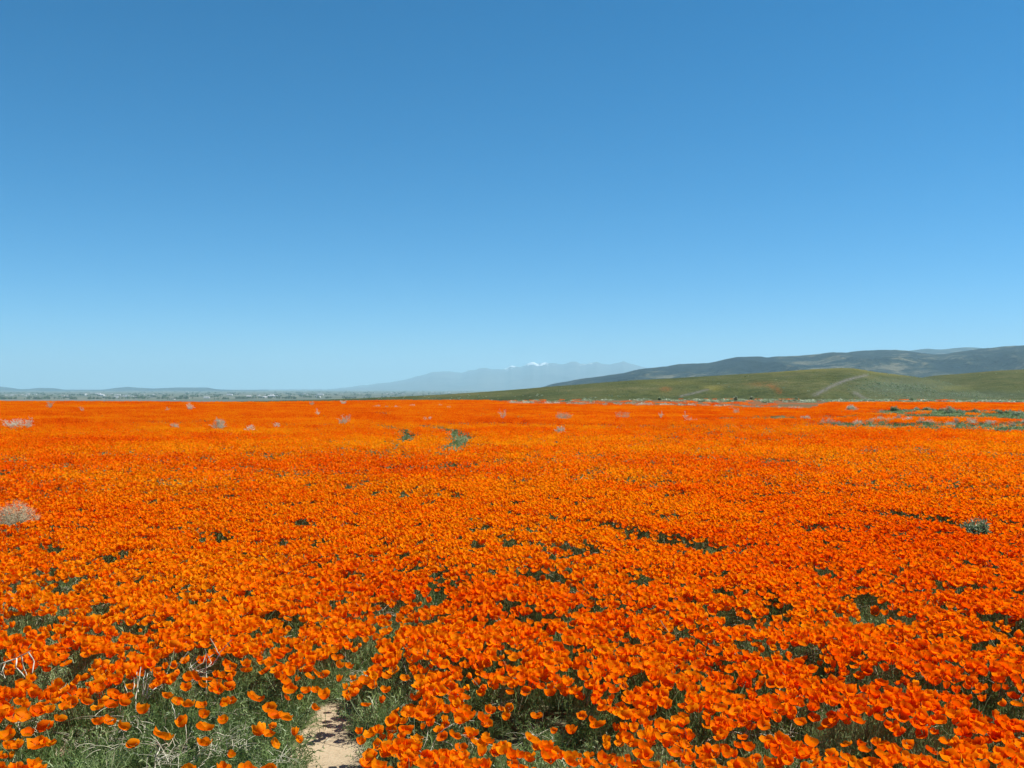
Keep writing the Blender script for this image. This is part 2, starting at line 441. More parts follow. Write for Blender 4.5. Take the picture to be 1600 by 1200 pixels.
def scrub_mountain_material():
    s = NT('scrub_mountain')
    n = s.noise(0.0022, 7, 0.65); n2 = s.noise(0.010, 6, 0.65)
    c = s.ramp(s.math('ADD', s.math('MULTIPLY', n, 0.6), s.math('MULTIPLY', n2, 0.4)),
               [(0.42, (0.002, 0.006, 0.005)), (0.51, (0.006, 0.012, 0.008)), (0.55, (0.025, 0.032, 0.018)), (0.60, (0.13, 0.115, 0.065))])
    low = s.math('MULTIPLY', s.math('SUBTRACT', 1.0, s.step(s.attr('t'), 0.1, 0.55)), s.step(n, 0.42, 0.6))
    c = s.mix(s.math('MULTIPLY', low, 0.75), c, (0.12, 0.10, 0.055))
    return s.surf(s.principled(c, 0.95, 0.05, n2, 60, 0.8))
M_SCRUB = scrub_mountain_material()
def snow_material():
    s = NT('snow_mountain')
    n = s.noise(0.0010, 7, 0.7); 
    c = s.ramp(n, [(0.3, (0.04, 0.045, 0.04)), (0.6, (0.11, 0.105, 0.09))])
    m = s.step(s.math('ADD', s.attr('snow'), s.math('MULTIPLY', s.math('SUBTRACT', n, 0.5), 1.5)), 0.42, 0.62)
    c = s.mix(m, c, (0.92, 0.93, 0.95))
    return s.surf(s.principled(c, 0.8, 0.1))
def snow_attr(X, Y, Z, T, PX, PY, crest):
    w = np.zeros_like(PX)
    for (c, hw, k) in [(796, 13, 0.85), (832, 15, 1.15), (850, 10, 0.95), (812, 8, 0.5), (908, 12, 0.6), (922, 8, 0.45), (864, 10, 0.45)]:
        w = np.maximum(w, k * np.exp(-((PX - c) / hw) ** 2))
    depth = (crest - Z) / (1555 and 1) * F / 42000
    return {'snow': w * (1 - smooth(3, 14, depth)) * (0.15 + 1.25 * fbm(PX * 0.30, depth * 0.5, 3, 12))}
SNOW = [(380, 609), (520, 608), (545, 604.5), (575, 601), (600, 598.5), (620, 595.5), (640, 591.5), (660, 585.5), (680, 581), (705, 579.5), (720, 582.5), (735, 579), (755, 575),
        (775, 577), (788, 576.5), (798, 571.5), (815, 573.5), (825, 567.5), (832, 564.5), (840, 568), (850, 566.5), (862, 567.5), (880, 569), (892, 566), (900, 564), (906, 569),
        (920, 567.5), (932, 565.5), (944, 568.5), (955, 570), (965, 566.5), (973, 564.5), (983, 567), (995, 571), (1010, 575), (1050, 582), (1150, 592), (1300, 600), (1500, 606)]
ridge('snow_mountains', SNOW, 42000, 27000, 0.25, VALLEY - 10, snow_material(), 0.45, 14, 21, extra=snow_attr, step=1.5, rows=60, jag=2.2,
      label='far pale blue mountains with snow on the highest crests')
LOWH = [(-300, 609), (-120, 606), (-60, 603), (0, 603.8), (14, 605.5), (32, 608), (45, 607.8), (60, 606), (85, 606.5), (102, 609), (160, 609.2), (178, 606.5), (200, 604.3), (213, 605.6),
        (240, 607), (275, 605.5), (325, 605.5), (337, 608), (360, 609.5), (420, 609.8)]
ridge('low_hills', LOWH, 24000, 19000, 0.3, VALLEY - 5, M_SCRUB, 0.3, 20, 33, step=2, rows=30, label='low hazy hills along the far side of the valley')
DARK2 = [(1380, 556), (1400, 551), (1425, 547.5), (1440, 545.5), (1450, 544.5), (1462, 546), (1475, 546), (1490, 544), (1510, 542.5), (1525, 543), (1540, 544.5), (1580, 552), (1640, 558), (1900, 565)]
ridge('distant_blue_ridge', DARK2, 17000, 13000, 0.3, VALLEY - 5, M_SCRUB, 0.4, 10, 43, label='blue ridge showing behind the scrubby mountains')
DARK = [(820, 610), (850, 604), (862, 600), (880, 597), (910, 591.5), (940, 588), (975, 582.5), (1000, 576.5), (1040, 572.5), (1060, 569), (1078, 568), (1105, 567.5), (1120, 564.5), (1135, 561), (1150, 558), (1170, 557),
        (1190, 557), (1198, 558.8), (1212, 557), (1245, 556), (1262, 554.3), (1280, 553.4), (1290, 551.2), (1303, 550.3), (1320, 551), (1345, 548), (1365, 547), (1400, 546.6), (1418, 548), (1440, 551.5),
        (1460, 553.5), (1475, 553.5), (1490, 551), (1510, 547.8), (1530, 545), (1550, 543.3), (1565, 541.4), (1600, 539.5), (1660, 536), (1760, 538), (1900, 545), (2300, 560), (2600, 590)]
ridge('scrubby_mountains', DARK, 9000, 4200, 0.35, VALLEY - 5, M_SCRUB, 1.5, 13, 53, step=2, rows=110, jag=0.8,
      label='dark blue green scrub covered mountains behind the grassy hills')

def hill_material():
    s = NT('grassy_hill')
    n = s.noise(0.018, 6, 0.6, mscale=(1, 0.7, 1)); n2 = s.noise(0.14, 5, 0.65); n3 = s.noise(0.9, 4, 0.6)
    v = s.math('ADD', s.math('ADD', s.math('MULTIPLY', n, 0.4), s.math('MULTIPLY', n2, 0.3)), s.math('MULTIPLY', n3, 0.3))
    c = s.ramp(v, [(0.38, (0.030, 0.042, 0.016)), (0.46, (0.060, 0.076, 0.024)), (0.54, (0.092, 0.098, 0.034)), (0.62, (0.15, 0.135, 0.06))])
    c = s.mix(s.math('MULTIPLY', s.attr('yellow'), 0.75), c, (0.17, 0.155, 0.04))
    c = s.mix(s.math('MULTIPLY', s.attr('sagey'), s.step(n3, 0.3, 0.6)), c, (0.085, 0.11, 0.07))
    c = s.mix(s.math('MULTIPLY', s.attr('bare'), s.step(n3, 0.36, 0.62)), c, (0.18, 0.17, 0.15))
    c = s.mix(s.math('MULTIPLY', s.attr('bloom'), s.step(n3, 0.40, 0.66)), c, (0.28, 0.09, 0.02))
    return s.surf(s.principled(c, 0.95, 0.05, s.math('ADD', n2, s.math('MULTIPLY', n3, 0.5)), 2.0, 0.9))
M_HILL = hill_material()
def segd(PX, PYv, pts):
    d = np.full_like(PX, 1e9)
    for (ax, ay), (bx, by) in zip(pts[:-1], pts[1:]):
        dx, dy = bx - ax, (by - ay)
        t = np.clip(((PX - ax) * dx + (PYv - ay) * dy * 4) / (dx * dx + dy * dy * 4), 0, 1)
        d = np.minimum(d, np.hypot((PX - ax - t * dx), 2 * (PYv - ay - t * dy)))
    return d
def hill_attr(X, Y, Z, T, PX, PY, crest):
    pv = 607 - (Z - CAMZ) * F / Y
    def spot(cx, cy, rx, ry): return np.exp(-(((PX - cx) / rx) ** 2 + ((pv - cy) / ry) ** 2) ** 1.5)
    yl = np.exp(-((pv - PY) / 3.0) ** 2) * 0.8 * smooth(1150, 1260, PX) * (1 - smooth(1400, 1450, PX))
    yl = np.maximum(yl, spot(1115, 606, 16, 4.5)); yl = np.maximum(yl, 0.5 * spot(1050, 598, 60, 4))
    yl = np.maximum(yl, 0.55 * spot(1420, 597, 60, 5)); yl = np.maximum(yl, 0.6 * spot(1480, 606, 40, 4))
    bare = np.exp(-(segd(PX, pv, [(1274, 617), (1300, 603), (1322, 594), (1352, 586.5)]) / 4) ** 2) * 1.1
    bare = np.maximum(bare, np.exp(-(segd(PX, pv, [(1064, 619), (1085, 614), (1105, 609)]) / 3) ** 2))
    bare = np.maximum(bare, 0.9 * np.exp(-(segd(PX, pv, [(1335, 613), (1350, 622)]) / 4) ** 2))
    bloom = spot(1040, 608, 9, 4); bloom = np.maximum(bloom, np.exp(-(segd(PX, pv, [(1202, 602), (1214, 608), (1219, 613)]) / 5) ** 2))
    bloom = np.maximum(bloom, 0.45 * spot(1190, 600, 26, 4))
    sg = np.maximum(spot(1410, 604, 80, 15), 0.8 * spot(1480, 618, 140, 7))
    return {'yellow': yl, 'bare': bare, 'bloom': bloom, 'sagey': sg}
HILL2 = [(1380, 612), (1420, 597), (1440, 590), (1460, 587), (1500, 584), (1530, 581.5), (1560, 579), (1600, 577), (1680, 572), (1800, 570), (2000, 578), (2400, 600)]
_, H2 = ridge('far_grassy_hill', HILL2, 900, 430, 0.5, -5, M_HILL, 0.35, 7, 63, bumps=0.5, extra=hill_attr, rows=90, label='green hill rising at the right behind the nearer one')
HILL1 = [(200, 632), (300, 629), (400, 626.5), (480, 625), (560, 622.5), (640, 619), (700, 616), (760, 612), (820, 607.5), (860, 604), (900, 601), (950, 597), (1000, 593.5), (1050, 591), (1100, 588), (1150, 585), (1200, 582), (1240, 579), (1270, 577), (1300, 575.5), (1320, 575),
         (1335, 575.6), (1350, 578), (1370, 581.5), (1400, 585), (1425, 588), (1445, 591), (1470, 596), (1500, 603), (1540, 611), (1580, 617), (1640, 622), (1700, 624)]
_, H1 = ridge('grassy_hill', HILL1, 620, 300, 0.5, lambda p: np.interp(p, [200, 500, 850], [-60, -22, -5]), M_HILL, 0.45, 9, 73, bumps=0.4, extra=hill_attr, rows=100, label='long olive green grassy hill with a flat crest')

# ------------------------------------------------------------------ poppies
def petal_grid(R, H, ang, open_, wave, seed, nu=4, nv=4, inner=0.0, width=1.08):
    """one fan petal of a four petalled cup; returns verts, faces, radial attr"""
    rg = random.Random(seed)
    vs, fs, rad = [], [], []
    ph = rg.uniform(0, 6.28); notch = rg.uniform(0.02, 0.10); roll = rg.uniform(-0.1, 0.25) * open_
    for j in range(nv + 1):
        v = j / nv
        for i in range(nu + 1):
            u = -1 + 2 * i / nu
            vv = v * (1 - 0.16 * u * u * v - notch * (1 if abs(u) < 0.1 else 0) * v)
            prof = math.sin(vv * math.pi / 2)
            r = 0.0015 + (R - inner) * (prof ** (0.75))
            z = H * (vv ** (1.5 + 1.2 * open_)) - 0.004 * open_ * max(0, vv - 0.75) * 4 * roll * 5
            z += wave * math.sin(3.2 * u + ph) * v * v
            r += wave * 0.8 * math.cos(4.1 * u + ph * 1.7) * v * v
            half = width * (0.35 + 0.65 * v ** 0.5) * math.pi / 4
            th = ang + u * half
            vs.append((r * math.cos(th), r * math.sin(th), z)); rad.append(v)
    for j in range(nv):
        for i in range(nu):
            a = j * (nu + 1) + i
            fs.append((a, a + 1, a + nu + 2, a + nu + 1))
    return vs, fs, rad
SHAPES = [  # rim radius, height, openness : wide bowl, saucer, cup, tall cup, half closed
    (0.0250, 0.0245, 0.45), (0.0290, 0.0200, 0.75), (0.0235, 0.0280, 0.3), (0.0200, 0.0310, 0.15), (0.0270, 0.0215, 0.6), (0.0130, 0.0330, 0.0)]
def flower_petals(k, nu=4, nv=4, s=1.0):
    R, H, op = SHAPES[k % len(SHAPES)]
    out = []
    for q in range(4):
        out.append(petal_grid(R * s, H * s, q * math.pi / 2 + 0.15 * math.sin(q * 2.1 + k), op, 0.0046 * s, 100 * k + q, nu, nv, inner=0.0016 * (q % 2), width=1.32 if q % 2 == 0 else 1.15))
    return out
# near poppies: every petal a mesh of its own
PM = []
for k in range(10):
    ps = []
    for (vs, fs, rad) in flower_petals(k, 5, 4):
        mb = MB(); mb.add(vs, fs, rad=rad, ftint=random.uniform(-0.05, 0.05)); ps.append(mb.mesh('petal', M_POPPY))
    mb = MB()
    for i in range(9):
        a = i * 0.7; r = 0.0025
        mb.tube([(0, 0, 0.001), (r * math.cos(a), r * math.sin(a), 0.008 + 0.002 * (i % 3))], 0.0008, 0.0005, 3)
    PM.append((ps, mb.mesh('stamens', M_STAMEN)))
STEMS = []
for k in range(5):
    mb = MB(); b = random.uniform(0.1, 0.3); a = random.uniform(0, 6.28)
    mb.tube([(b * math.cos(a) * (t * t - 2 * t) * 0.35, b * math.sin(a) * (t * t - 2 * t) * 0.35, -t) for t in (1, .8, .6, .4, .2, 0.0)][::-1], 0.0016, 0.0018, 4)
    STEMS.append(mb.mesh('stem', M_STEM))

def make_poppy(x, y, ztop, scale, shape, tilt, taz, label, group='poppies of the foreground'):
    zg = hz(x, y)
    r = empty('poppy', (x, y, ztop)); tag(r, label, 'poppy', group)
    Rm = Matrix.Rotation(taz, 4, 'Z') @ Matrix.Rotation(tilt, 4, 'Y') @ Matrix.Rotation(random.uniform(0, 6.28), 4, 'Z')
    ps, stm = PM[shape % len(PM)]
    for p in ps:
        o = bpy.data.objects.new('petal', p); o.parent = r; o.matrix_local = Rm @ Matrix.Scale(scale, 4); col.objects.link(o)
    o = bpy.data.objects.new('stamens', stm); o.parent = r; o.matrix_local = Rm @ Matrix.Scale(scale, 4); col.objects.link(o)
    h = max(0.03, ztop - zg)
    o = bpy.data.objects.new('stem', random.choice(STEMS)); o.parent = r
    o.matrix_local = Matrix.Rotation(random.uniform(0, 6.28), 4, 'Z') @ Matrix.Diagonal((h, h, h, 1)) if h > 1 else Matrix.Diagonal((0.6, 0.6, h, 1)); col.objects.link(o)
    return r

def mound(x, y):
    """height of the leafy carpet above the ground"""
    return 0.065 + 0.11 * fbm(x * 1.9, y * 1.9, 3, 23) + 0.05 * smooth(0.3, 0.9, cover(x, y))

HAND = [  # flower centre in the photograph, its width there, shape, label of those that stand out
 (78,1092,16,0,None),(67,1110,16,2,'round orange poppy cup left of the small bare earth patch'),(101,1104,17,0,None),(32,1101,20,0,'broad poppy bowl below the bright yellow orange clump at the left edge'),
 (10,1108,20,1,None),(132,1115,19,0,'upright poppy with dark red inside and yellow rim above the leaf patch'),(153,1129,17,2,'reddish poppy leftmost of a touching row of three'),(169,1127,20,1,'yellow orange middle poppy of a touching row of three'),
 (191,1137,20,0,'open orange poppy on a pale stalk right of the touching three'),(208,1164,20,4,'small saucer shaped poppy left of the largest winged poppy'),(251,1150,32,1,'largest winged open poppy alone above pale straw and dark shade'),
 (43,1143,19,1,'flat side facing poppy beside the curved grey twig'),(58,1163,30,1,'wide ragged poppy low in the leaves near the bottom left corner'),(74,1162,22,4,None),(14,1167,16,2,None),(3,1181,14,0,'poppy cut by the left edge near the bottom corner'),(12,1150,22,0,None),
 (150,1059,16,2,'round poppy under the clump next to the dark gap'),(164,1040,15,0,None),(221,1116,18,3,'heart shaped poppy below the dead straw stalks'),(194,1105,17,0,None),(204,1071,15,0,'poppy cup against the pale dead stalks'),(260,1088,16,0,'single poppy at the right end of the straw row'),
 (174,1080,17,0,None),(163,1088,17,1,None),(182,1096,16,0,None),(133,1089,14,2,None),(86,1074,18,3,None),(96,1088,17,0,None),
 (348,1127,16,2,'small round poppy alone in the grass of the lower left'),(320,1138,26,4,'broad orange poppy with folded rim above a second one'),(319,1164,21,0,'poppy cup on pale stalks lowest below the broad one'),(286,1131,18,3,'red orange upright poppy next to a long dry stalk'),
 (294,1111,20,0,None),(315,1110,18,1,None),(316,1120,16,2,None),(276,1096,18,1,None),(397,1093,25,1,'bright yellow orange saucer poppy alone beside dark leaves'),(421,1108,20,0,None),(430,1118,22,1,'yellow orange middle poppy of the clump left of the sandy path'),(445,1121,22,4,None),
 (427,1134,12,0,'tiny poppy cup right under the clump left of the sandy path'),(408,1145,20,3,'red orange poppy left of the sandy path, lowest pair, left one'),(419,1147,18,4,'red orange poppy of the lowest pair left of the sandy path, right one'),(452,1082,22,0,'orange poppy with waved petals just under the dense drift'),
 (290,1076,16,2,None),(303,1059,20,0,None),(345,1099,11,5,None),(360,1096,16,0,None),(357,1179,12,3,'small red poppy crossed by a white straw at the bottom'),(332,1072,14,0,None),(342,1073,17,2,None),(358,1073,18,0,None),
 (460,1147,10,5,'small pinkish poppy bud at the left rim of the sandy path'),(469,1157,10,5,'faded salmon poppy lying at the sandy path edge'),(490,1106,14,2,'poppy standing at the upper end of the sandy path'),(507,1089,17,3,'tall orange poppy above the sandy path'),
 (493,1079,15,0,None),(478,1080,15,0,None),(552,1092,10,2,'small red poppy right of the upper path end'),(553,1076,13,3,'red orange poppy in the gap above the leaf patch'),(544,1043,13,0,None),(544,1022,12,0,None),(529,1063,8,5,None),
 (564,1159,14,2,'little open poppy at the right rim of the sandy path'),(580,1148,20,0,None),(619,1110,13,4,'flat poppy alone in leaves right of the sandy path'),(602,1101,15,0,None),
 (1267,1178,24,0,'large open bowl poppy above dark shade at the lower right'),(1321,1184,22,4,'oval saucer poppy with yellow rim right of the large bowl one'),(1323,1165,19,1,'tilted poppy with pointed petal above the oval saucer one'),(1268,1163,10,2,None),(1347,1196,17,0,'poppy cut by the bottom edge at the lower right'),
 (1375,1167,28,1,'wide ragged poppy above the black shade at lower right'),(1399,1175,15,3,'dark red poppy with bright tip right of the black shade'),(1222,1175,20,3,'deep red shaded poppy beside a thin grey twig'),(1430,1081,19,0,'rounded poppy at the top of the right hand leaf gap'),
 (1428,1148,10,3,None),(1199,1040,11,0,None),(1366,1101,16,2,None),(838,1120,18,4,'rolled poppy at the edge of the middle leaf gap'),(840,1168,16,2,'pale orange poppy cup alone in the middle leaf gap'),(900,1179,15,4,'dark centred poppy, left of a pair in the middle leaf gap'),
 (920,1179,15,4,'dark centred poppy, right of a pair in the middle leaf gap'),(927,1192,18,1,'ragged red poppy below the dark centred pair'),(957,1182,12,0,'small orange poppy right of the dark centred pair'),(925,1132,18,0,None),(825,1153,12,2,None),(865,1142,11,2,None),(892,1144,16,3,None),(949,1170,10,5,None),(980,1195,18,1,None),
 (765,1112,17,2,'cup poppy with dark mouth in the leaves right of centre'),(782,1107,11,0,None),(790,1122,13,3,'small upright poppy right of the cup with the dark mouth'),(727,1122,14,3,None)]
spots = []           # x, y, z, scale, shape, label
for (px, py, w, shp, lab) in HAND:
    big = SHAPES[shp][0] * 2
    zt = 0.15
    for _ in range(3):
        x, y = at_z(px, py, zt)
        zt = hz(x, y) + float(mound(np.array([x]), np.array([y]))[0]) + 0.045
    s_ = min(1.5, max(0.6, w / F * y / big * 1.02))
    spots.append((x, y, zt - 0.008, s_, shp, lab))

# candidates close to the camera
def scatter(cell, dmin, dmax, spread=0.56, side=1.2):
    ys = np.arange(dmin, dmax, cell); xs_max = spread * dmax + side
    xs = np.arange(-xs_max, xs_max, cell)
    X, Y = np.meshgrid(xs, ys)
    X = X.ravel() + RNG.uniform(-0.5, 0.5, X.size) * cell; Y = Y.ravel() + RNG.uniform(-0.5, 0.5, Y.size) * cell
    d = np.hypot(X, Y)
    k = (np.abs(X) < spread * Y + side) & (d < dmax + 0 * d) & (Y > dmin)
    return X[k], Y[k]
X1, Y1 = scatter(0.038, 2.4, 17.0)
X1 = X1 + RNG.uniform(-0.03, 0.03, len(X1)); Y1 = Y1 + RNG.uniform(-0.03, 0.03, len(Y1))
c1 = cover(X1, Y1)
hx = np.array([s[0] for s in spots]); hy = np.array([s[1] for s in spots])
nh = (np.hypot(X1, Y1) < 7)
dmin_h = np.full(len(X1), 9.0); 
dmin_h[nh] = np.min(np.hypot(X1[nh][:, None] - hx, Y1[nh][:, None] - hy), 1)
clump = np.clip(0.45 + 1.4 * smooth(0.25, 0.75, fbm(X1 * 6.5, Y1 * 6.5, 2, 47)), 0, 1.45)
keep = (RNG.random(len(X1)) < 0.92 * clump * c1 * np.interp(np.hypot(X1, Y1), [3, 6, 12.5, 16.5], [0.72, 0.80, 0.86, 0.0])) & (dmin_h > 0.045) & (c1 > 0.07)
# nothing self-seeded inside the big bare gaps of the foreground except now and then
keep &= ~((c1 < 0.25) & (RNG.random(len(X1)) < 0.75))
X1, Y1, c1 = X1[keep], Y1[keep], c1[keep]
Z1 = ground_z(X1, Y1) + mound(X1, Y1) + 0.02 + 0.03 * clump[keep] + RNG.normal(0, 0.018, len(X1)).clip(-0.03, 0.04)
P1x, P1y = proj(X1, Y1, Z1)
inview = (P1x > -10) & (P1x < 1610) & (P1y < 1215)
order = np.argsort(np.where(inview, Y1, 1e9))[:300 - len(spots)]
ind = np.zeros(len(X1), bool); ind[order] = True

def tint_at(x, y):
    return (fbm(x * 0.55 + y * 0.2, y * 0.45, 3, 61) - 0.5) * 0.55 + (fbm(x * 0.12, y * 0.22, 3, 62) - 0.5) * 0.55
def lean():
    # cups lean every way, a little more towards the sun
    t = abs(random.gauss(0, 0.42)) + 0.05
    a = random.gauss(math.pi / 2 - SUN_AZ, 1.5)
    return min(t, 0.9), a
MARKS = [('sandy path', 510, 1150), ('largest winged poppy', 251, 1150), ('bright yellow orange clump', 45, 1085), ('dead straw stalks', 225, 1065), ('bleached twig tangle', 312, 1040),
         ('dark middle leaf gap', 870, 1150), ('dark centred pair of poppies', 910, 1180), ('large open bowl poppy', 1267, 1178), ('deep red shaded poppy', 1222, 1175), ('oval saucer poppy', 1321, 1184),
         ('bright tipped dark red poppy', 1399, 1175), ('lower right leaf gap', 1400, 1098), ('bottom right corner', 1590, 1190), ('leaf patch with small poppies', 775, 1125), ('dark leaf notch', 1100, 1178),
         ('wide ragged poppy', 1375, 1167), ('leafy hollow near the right edge', 1575, 1142), ('little path rim poppy', 564, 1159), ('cup poppy with dark mouth', 765, 1112), ('pale poppy cup in the middle gap', 840, 1168)]
KIND = ['bowl shaped', 'flat saucer', 'cup shaped', 'tall cup', 'open dish', 'half closed']
USED = set()
def where(px, py, s_, shape, word='poppy'):
    lb = None
    for nm, mx, my in sorted(MARKS, key=lambda m: math.hypot(px - m[1], (py - m[2]) * 1.5)):
        dx, dy = px - mx, (py - my) * 1.5
        dist = math.hypot(dx, dy)
        far = 'close' if dist < 30 else 'a little' if dist < 70 else 'well'
        dr = ('right of' if dx > 0 else 'left of') if abs(dx) > 1.6 * abs(dy) else ('above' if dy < 0 else 'below') if abs(dy) > 1.6 * abs(dx) else (('above' if dy < 0 else 'below') + ' and ' + ('right of' if dx > 0 else 'left of'))
        sz = 'large' if s_ > 1.06 else 'small' if s_ < 0.90 else 'orange'
        c = '%s %s %s %s %s the %s' % (sz, KIND[shape % 6], word, far, dr, nm)
        if len(c.split()) > 16: c = ' '.join(c.split()[1:])
        if len(c.split()) > 16: continue
        lb = lb or c
        if c not in USED and dist < 260:
            USED.add(c); return c
    return lb
for (x, y, z, s_, shp, lab) in spots:
    t, a = lean(); qx, qy = proj(x, y, z)
    make_poppy(x, y, z, s_, shp if shp != 5 else 5, t, a, lab or where(float(qx), float(qy), s_, shp, 'poppy standing'))
for i in order:
    t, a = lean(); px = P1x[i]; sc_i = random.uniform(0.74, 1.22); sh_i = random.choices(range(10), [4, 3, 4, 3, 3, 1, 4, 3, 4, 3])[0]
    zone = 'lower left' if px < 470 else 'sandy path side' if px < 700 else 'middle' if px < 1100 else 'lower right'
    lab = where(px, P1y[i], sc_i, sh_i)
    make_poppy(X1[i], Y1[i], Z1[i], sc_i, sh_i, t, a, lab, 'poppies packed in the ' + zone)

# the mass of flowers: instanced, one object
def source(name, me):
    return bpy.data.objects.new(name, me)     # not linked to the scene: only a shape for the scatter
def instancer(name, X, Y, Z, rot, scl, idx, tint, sources, label):
    me = bpy.data.meshes.new(name)
    me.vertices.add(len(X)); me.vertices.foreach_set('co', np.stack([X, Y, Z], -1).astype(np.float32).ravel())
    at = me.attributes.new('rot', 'FLOAT_VECTOR', 'POINT'); at.data.foreach_set('vector', rot.astype(np.float32).ravel())
    at = me.attributes.new('scl', 'FLOAT_VECTOR', 'POINT'); at.data.foreach_set('vector', scl.astype(np.float32).ravel())
    at = me.attributes.new('pick', 'INT', 'POINT'); at.data.foreach_set('value', idx.astype(np.int32))
    at = me.attributes.new('tint', 'FLOAT', 'POINT'); at.data.foreach_set('value', tint.astype(np.float32))
    me.update()
    o = bpy.data.objects.new(name, me); col.objects.link(o)
    ng = bpy.data.node_groups.new(name, 'GeometryNodeTree')
    ng.interface.new_socket('Geometry', in_out='INPUT', socket_type='NodeSocketGeometry')
    ng.interface.new_socket('Geometry', in_out='OUTPUT', socket_type='NodeSocketGeometry')
    N = ng.nodes; L = ng.links
    gi = N.new('NodeGroupInput'); go = N.new('NodeGroupOutput')
    iop = N.new('GeometryNodeInstanceOnPoints'); iop.inputs['Pick Instance'].default_value = True
    j = N.new('GeometryNodeJoinGeometry')
    for s in sources:
        oi = N.new('GeometryNodeObjectInfo'); oi.inputs['Object'].default_value = s; oi.inputs['As Instance'].default_value = True
        L.new(oi.outputs['Geometry'], j.inputs[0])
    def na(nm, typ):
        a = N.new('GeometryNodeInputNamedAttribute'); a.data_type = typ; a.inputs['Name'].default_value = nm
        return a.outputs['Attribute']
    L.new(gi.outputs[0], iop.inputs['Points']); L.new(j.outputs[0], iop.inputs['Instance'])
    L.new(na('pick', 'INT'), iop.inputs['Instance Index'])
    e2r = N.new('FunctionNodeEulerToRotation'); L.new(na('rot', 'FLOAT_VECTOR'), e2r.inputs[0]); L.new(e2r.outputs[0], iop.inputs['Rotation'])
    L.new(na('scl', 'FLOAT_VECTOR'), iop.inputs['Scale'])
    L.new(iop.outputs[0], go.inputs[0])
    m = o.modifiers.new('scatter', 'NODES'); m.node_group = ng
    return tag(o, label, kind='stuff')

# flower shapes for the mass, with a stem
FS = []
for k in range(18):
    mb = MB()
    for (vs, fs, rad) in flower_petals(k, 3, 3):
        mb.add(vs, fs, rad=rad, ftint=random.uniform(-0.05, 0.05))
    me = mb.mesh('flower', M_POPPY)
    mb2 = MB(); mb2.tube([(0, 0, 0), (0.004, 0.003, -0.05), (0.0, 0.008, -0.11)], 0.0016, 0.0018, 3)
    b = len(me.vertices)
    # join flower and stem in one mesh with two materials
    vs = [tuple(v.co) for v in me.vertices] + mb2.v
    fs = [tuple(p.vertices) for p in me.polygons] + [tuple(i + b for i in f) for f in mb2.f]
    m2 = bpy.data.meshes.new('flower'); m2.from_pydata(vs, [], fs)
    m2.materials.append(M_POPPY); m2.materials.append(M_STEM)
    m2.polygons.foreach_set('material_index', [0] * len(me.polygons) + [1] * len(mb2.f))
    m2.polygons.foreach_set('use_smooth', [True] * len(fs))
    for kk in ('rad', 'ftint'):
        a = m2.attributes.new(kk, 'FLOAT', 'POINT'); a.data.foreach_set('value', np.array(list(mb.a[kk]) + [0.0] * len(mb2.v), dtype=np.float32))
    FS.append(source('flower', m2))
def euler_lean(n, spread=0.45):
    t = np.minimum(np.abs(RNG.normal(0, spread, n)) + 0.05, 1.0)
    a = RNG.normal(math.pi / 2 - SUN_AZ, 1.5, n)
    return np.stack([-t * np.sin(a), t * np.cos(a), RNG.uniform(0, 6.283, n)], -1)
k = ~ind
n = k.sum()
s_ = RNG.uniform(0.68, 1.20, n)
instancer('poppy_mass', X1[k], Y1[k], Z1[k], euler_lean(n), np.stack([s_, s_, s_], -1), RNG.integers(0, 18, n), tint_at(X1[k], Y1[k]), FS,
          'solid carpet of orange poppies over the near field')

# patches of flowers for the middle and far field
def simple_flower(mb, x, y, z, s, t, a, spin, tintv):
    M = Matrix.Translation((x, y, z)) @ Matrix.Rotation(a, 4, 'Z') @ Matrix.Rotation(t, 4, 'Y') @ Matrix.Rotation(spin, 4, 'Z')
    op = random.random()
    R = (0.020 + 0.008 * op) * s; H = (0.031 - 0.010 * op) * s
    vs = [M @ Vector((0, 0, 0))]; rad = [0.1]
    for q in range(4):
        b = q * math.pi / 2
        for (da, rr, hh, rd) in ((-0.62, 0.62, 0.42, 0.5), (-0.55, 1.0, 0.93, 0.95), (0.05, 1.03, 1.0, 1.0), (0.62, 0.97, 0.95, 0.95), (0.66, 0.6, 0.4, 0.5)):
            th = b + da; vs.append(M @ Vector((R * rr * math.cos(th), R * rr * math.sin(th), H * hh * random.uniform(0.85, 1.1)))); rad.append(rd)
    fs = []
    for q in range(4):
        o = 1 + q * 5
        fs += [(0, o, o + 2, ), (o, o + 1, o + 2), (0, o + 2, o + 4), (o + 2, o + 3, o + 4)]
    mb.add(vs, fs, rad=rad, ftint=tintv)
def patch(size, nfl, seed, zs=0.022, big=1.0):
    random.seed(seed); mb = MB()
    for _ in range(nfl):
        t, a = lean()
        simple_flower(mb, random.uniform(-.5, .5) * size, random.uniform(-.5, .5) * size, random.gauss(0, zs), random.uniform(0.7, 1.2) * big, t, a, random.uniform(0, 6.28), random.uniform(-0.2, 0.2))
    return source('flower_patch', mb.mesh('flower_patch', M_POPPY))
PA = [patch(0.26, 22, 300 + i, 0.032) for i in range(8)]
PB = [patch(0.74, 140, 400 + i, 0.03, 1.05) for i in range(6)]
random.seed(99)
X2, Y2 = scatter(0.235, 12.0, 49, 0.56, 2.0)
kk = RNG.random(len(X2)) < np.interp(np.hypot(X2, Y2), [12.5, 16.5, 43, 48], [0, 1, 1, 0]); X2, Y2 = X2[kk], Y2[kk]
c2 = cover(X2, Y2); kk = RNG.random(len(X2)) < np.clip(c2 * 1.08, 0, 1); X2, Y2 = X2[kk], Y2[kk]
n = len(X2); s_ = RNG.uniform(0.9, 1.12, n)
r2 = np.stack([RNG.normal(0, 0.05, n), RNG.normal(0, 0.05, n), RNG.uniform(0, 6.28, n)], -1)
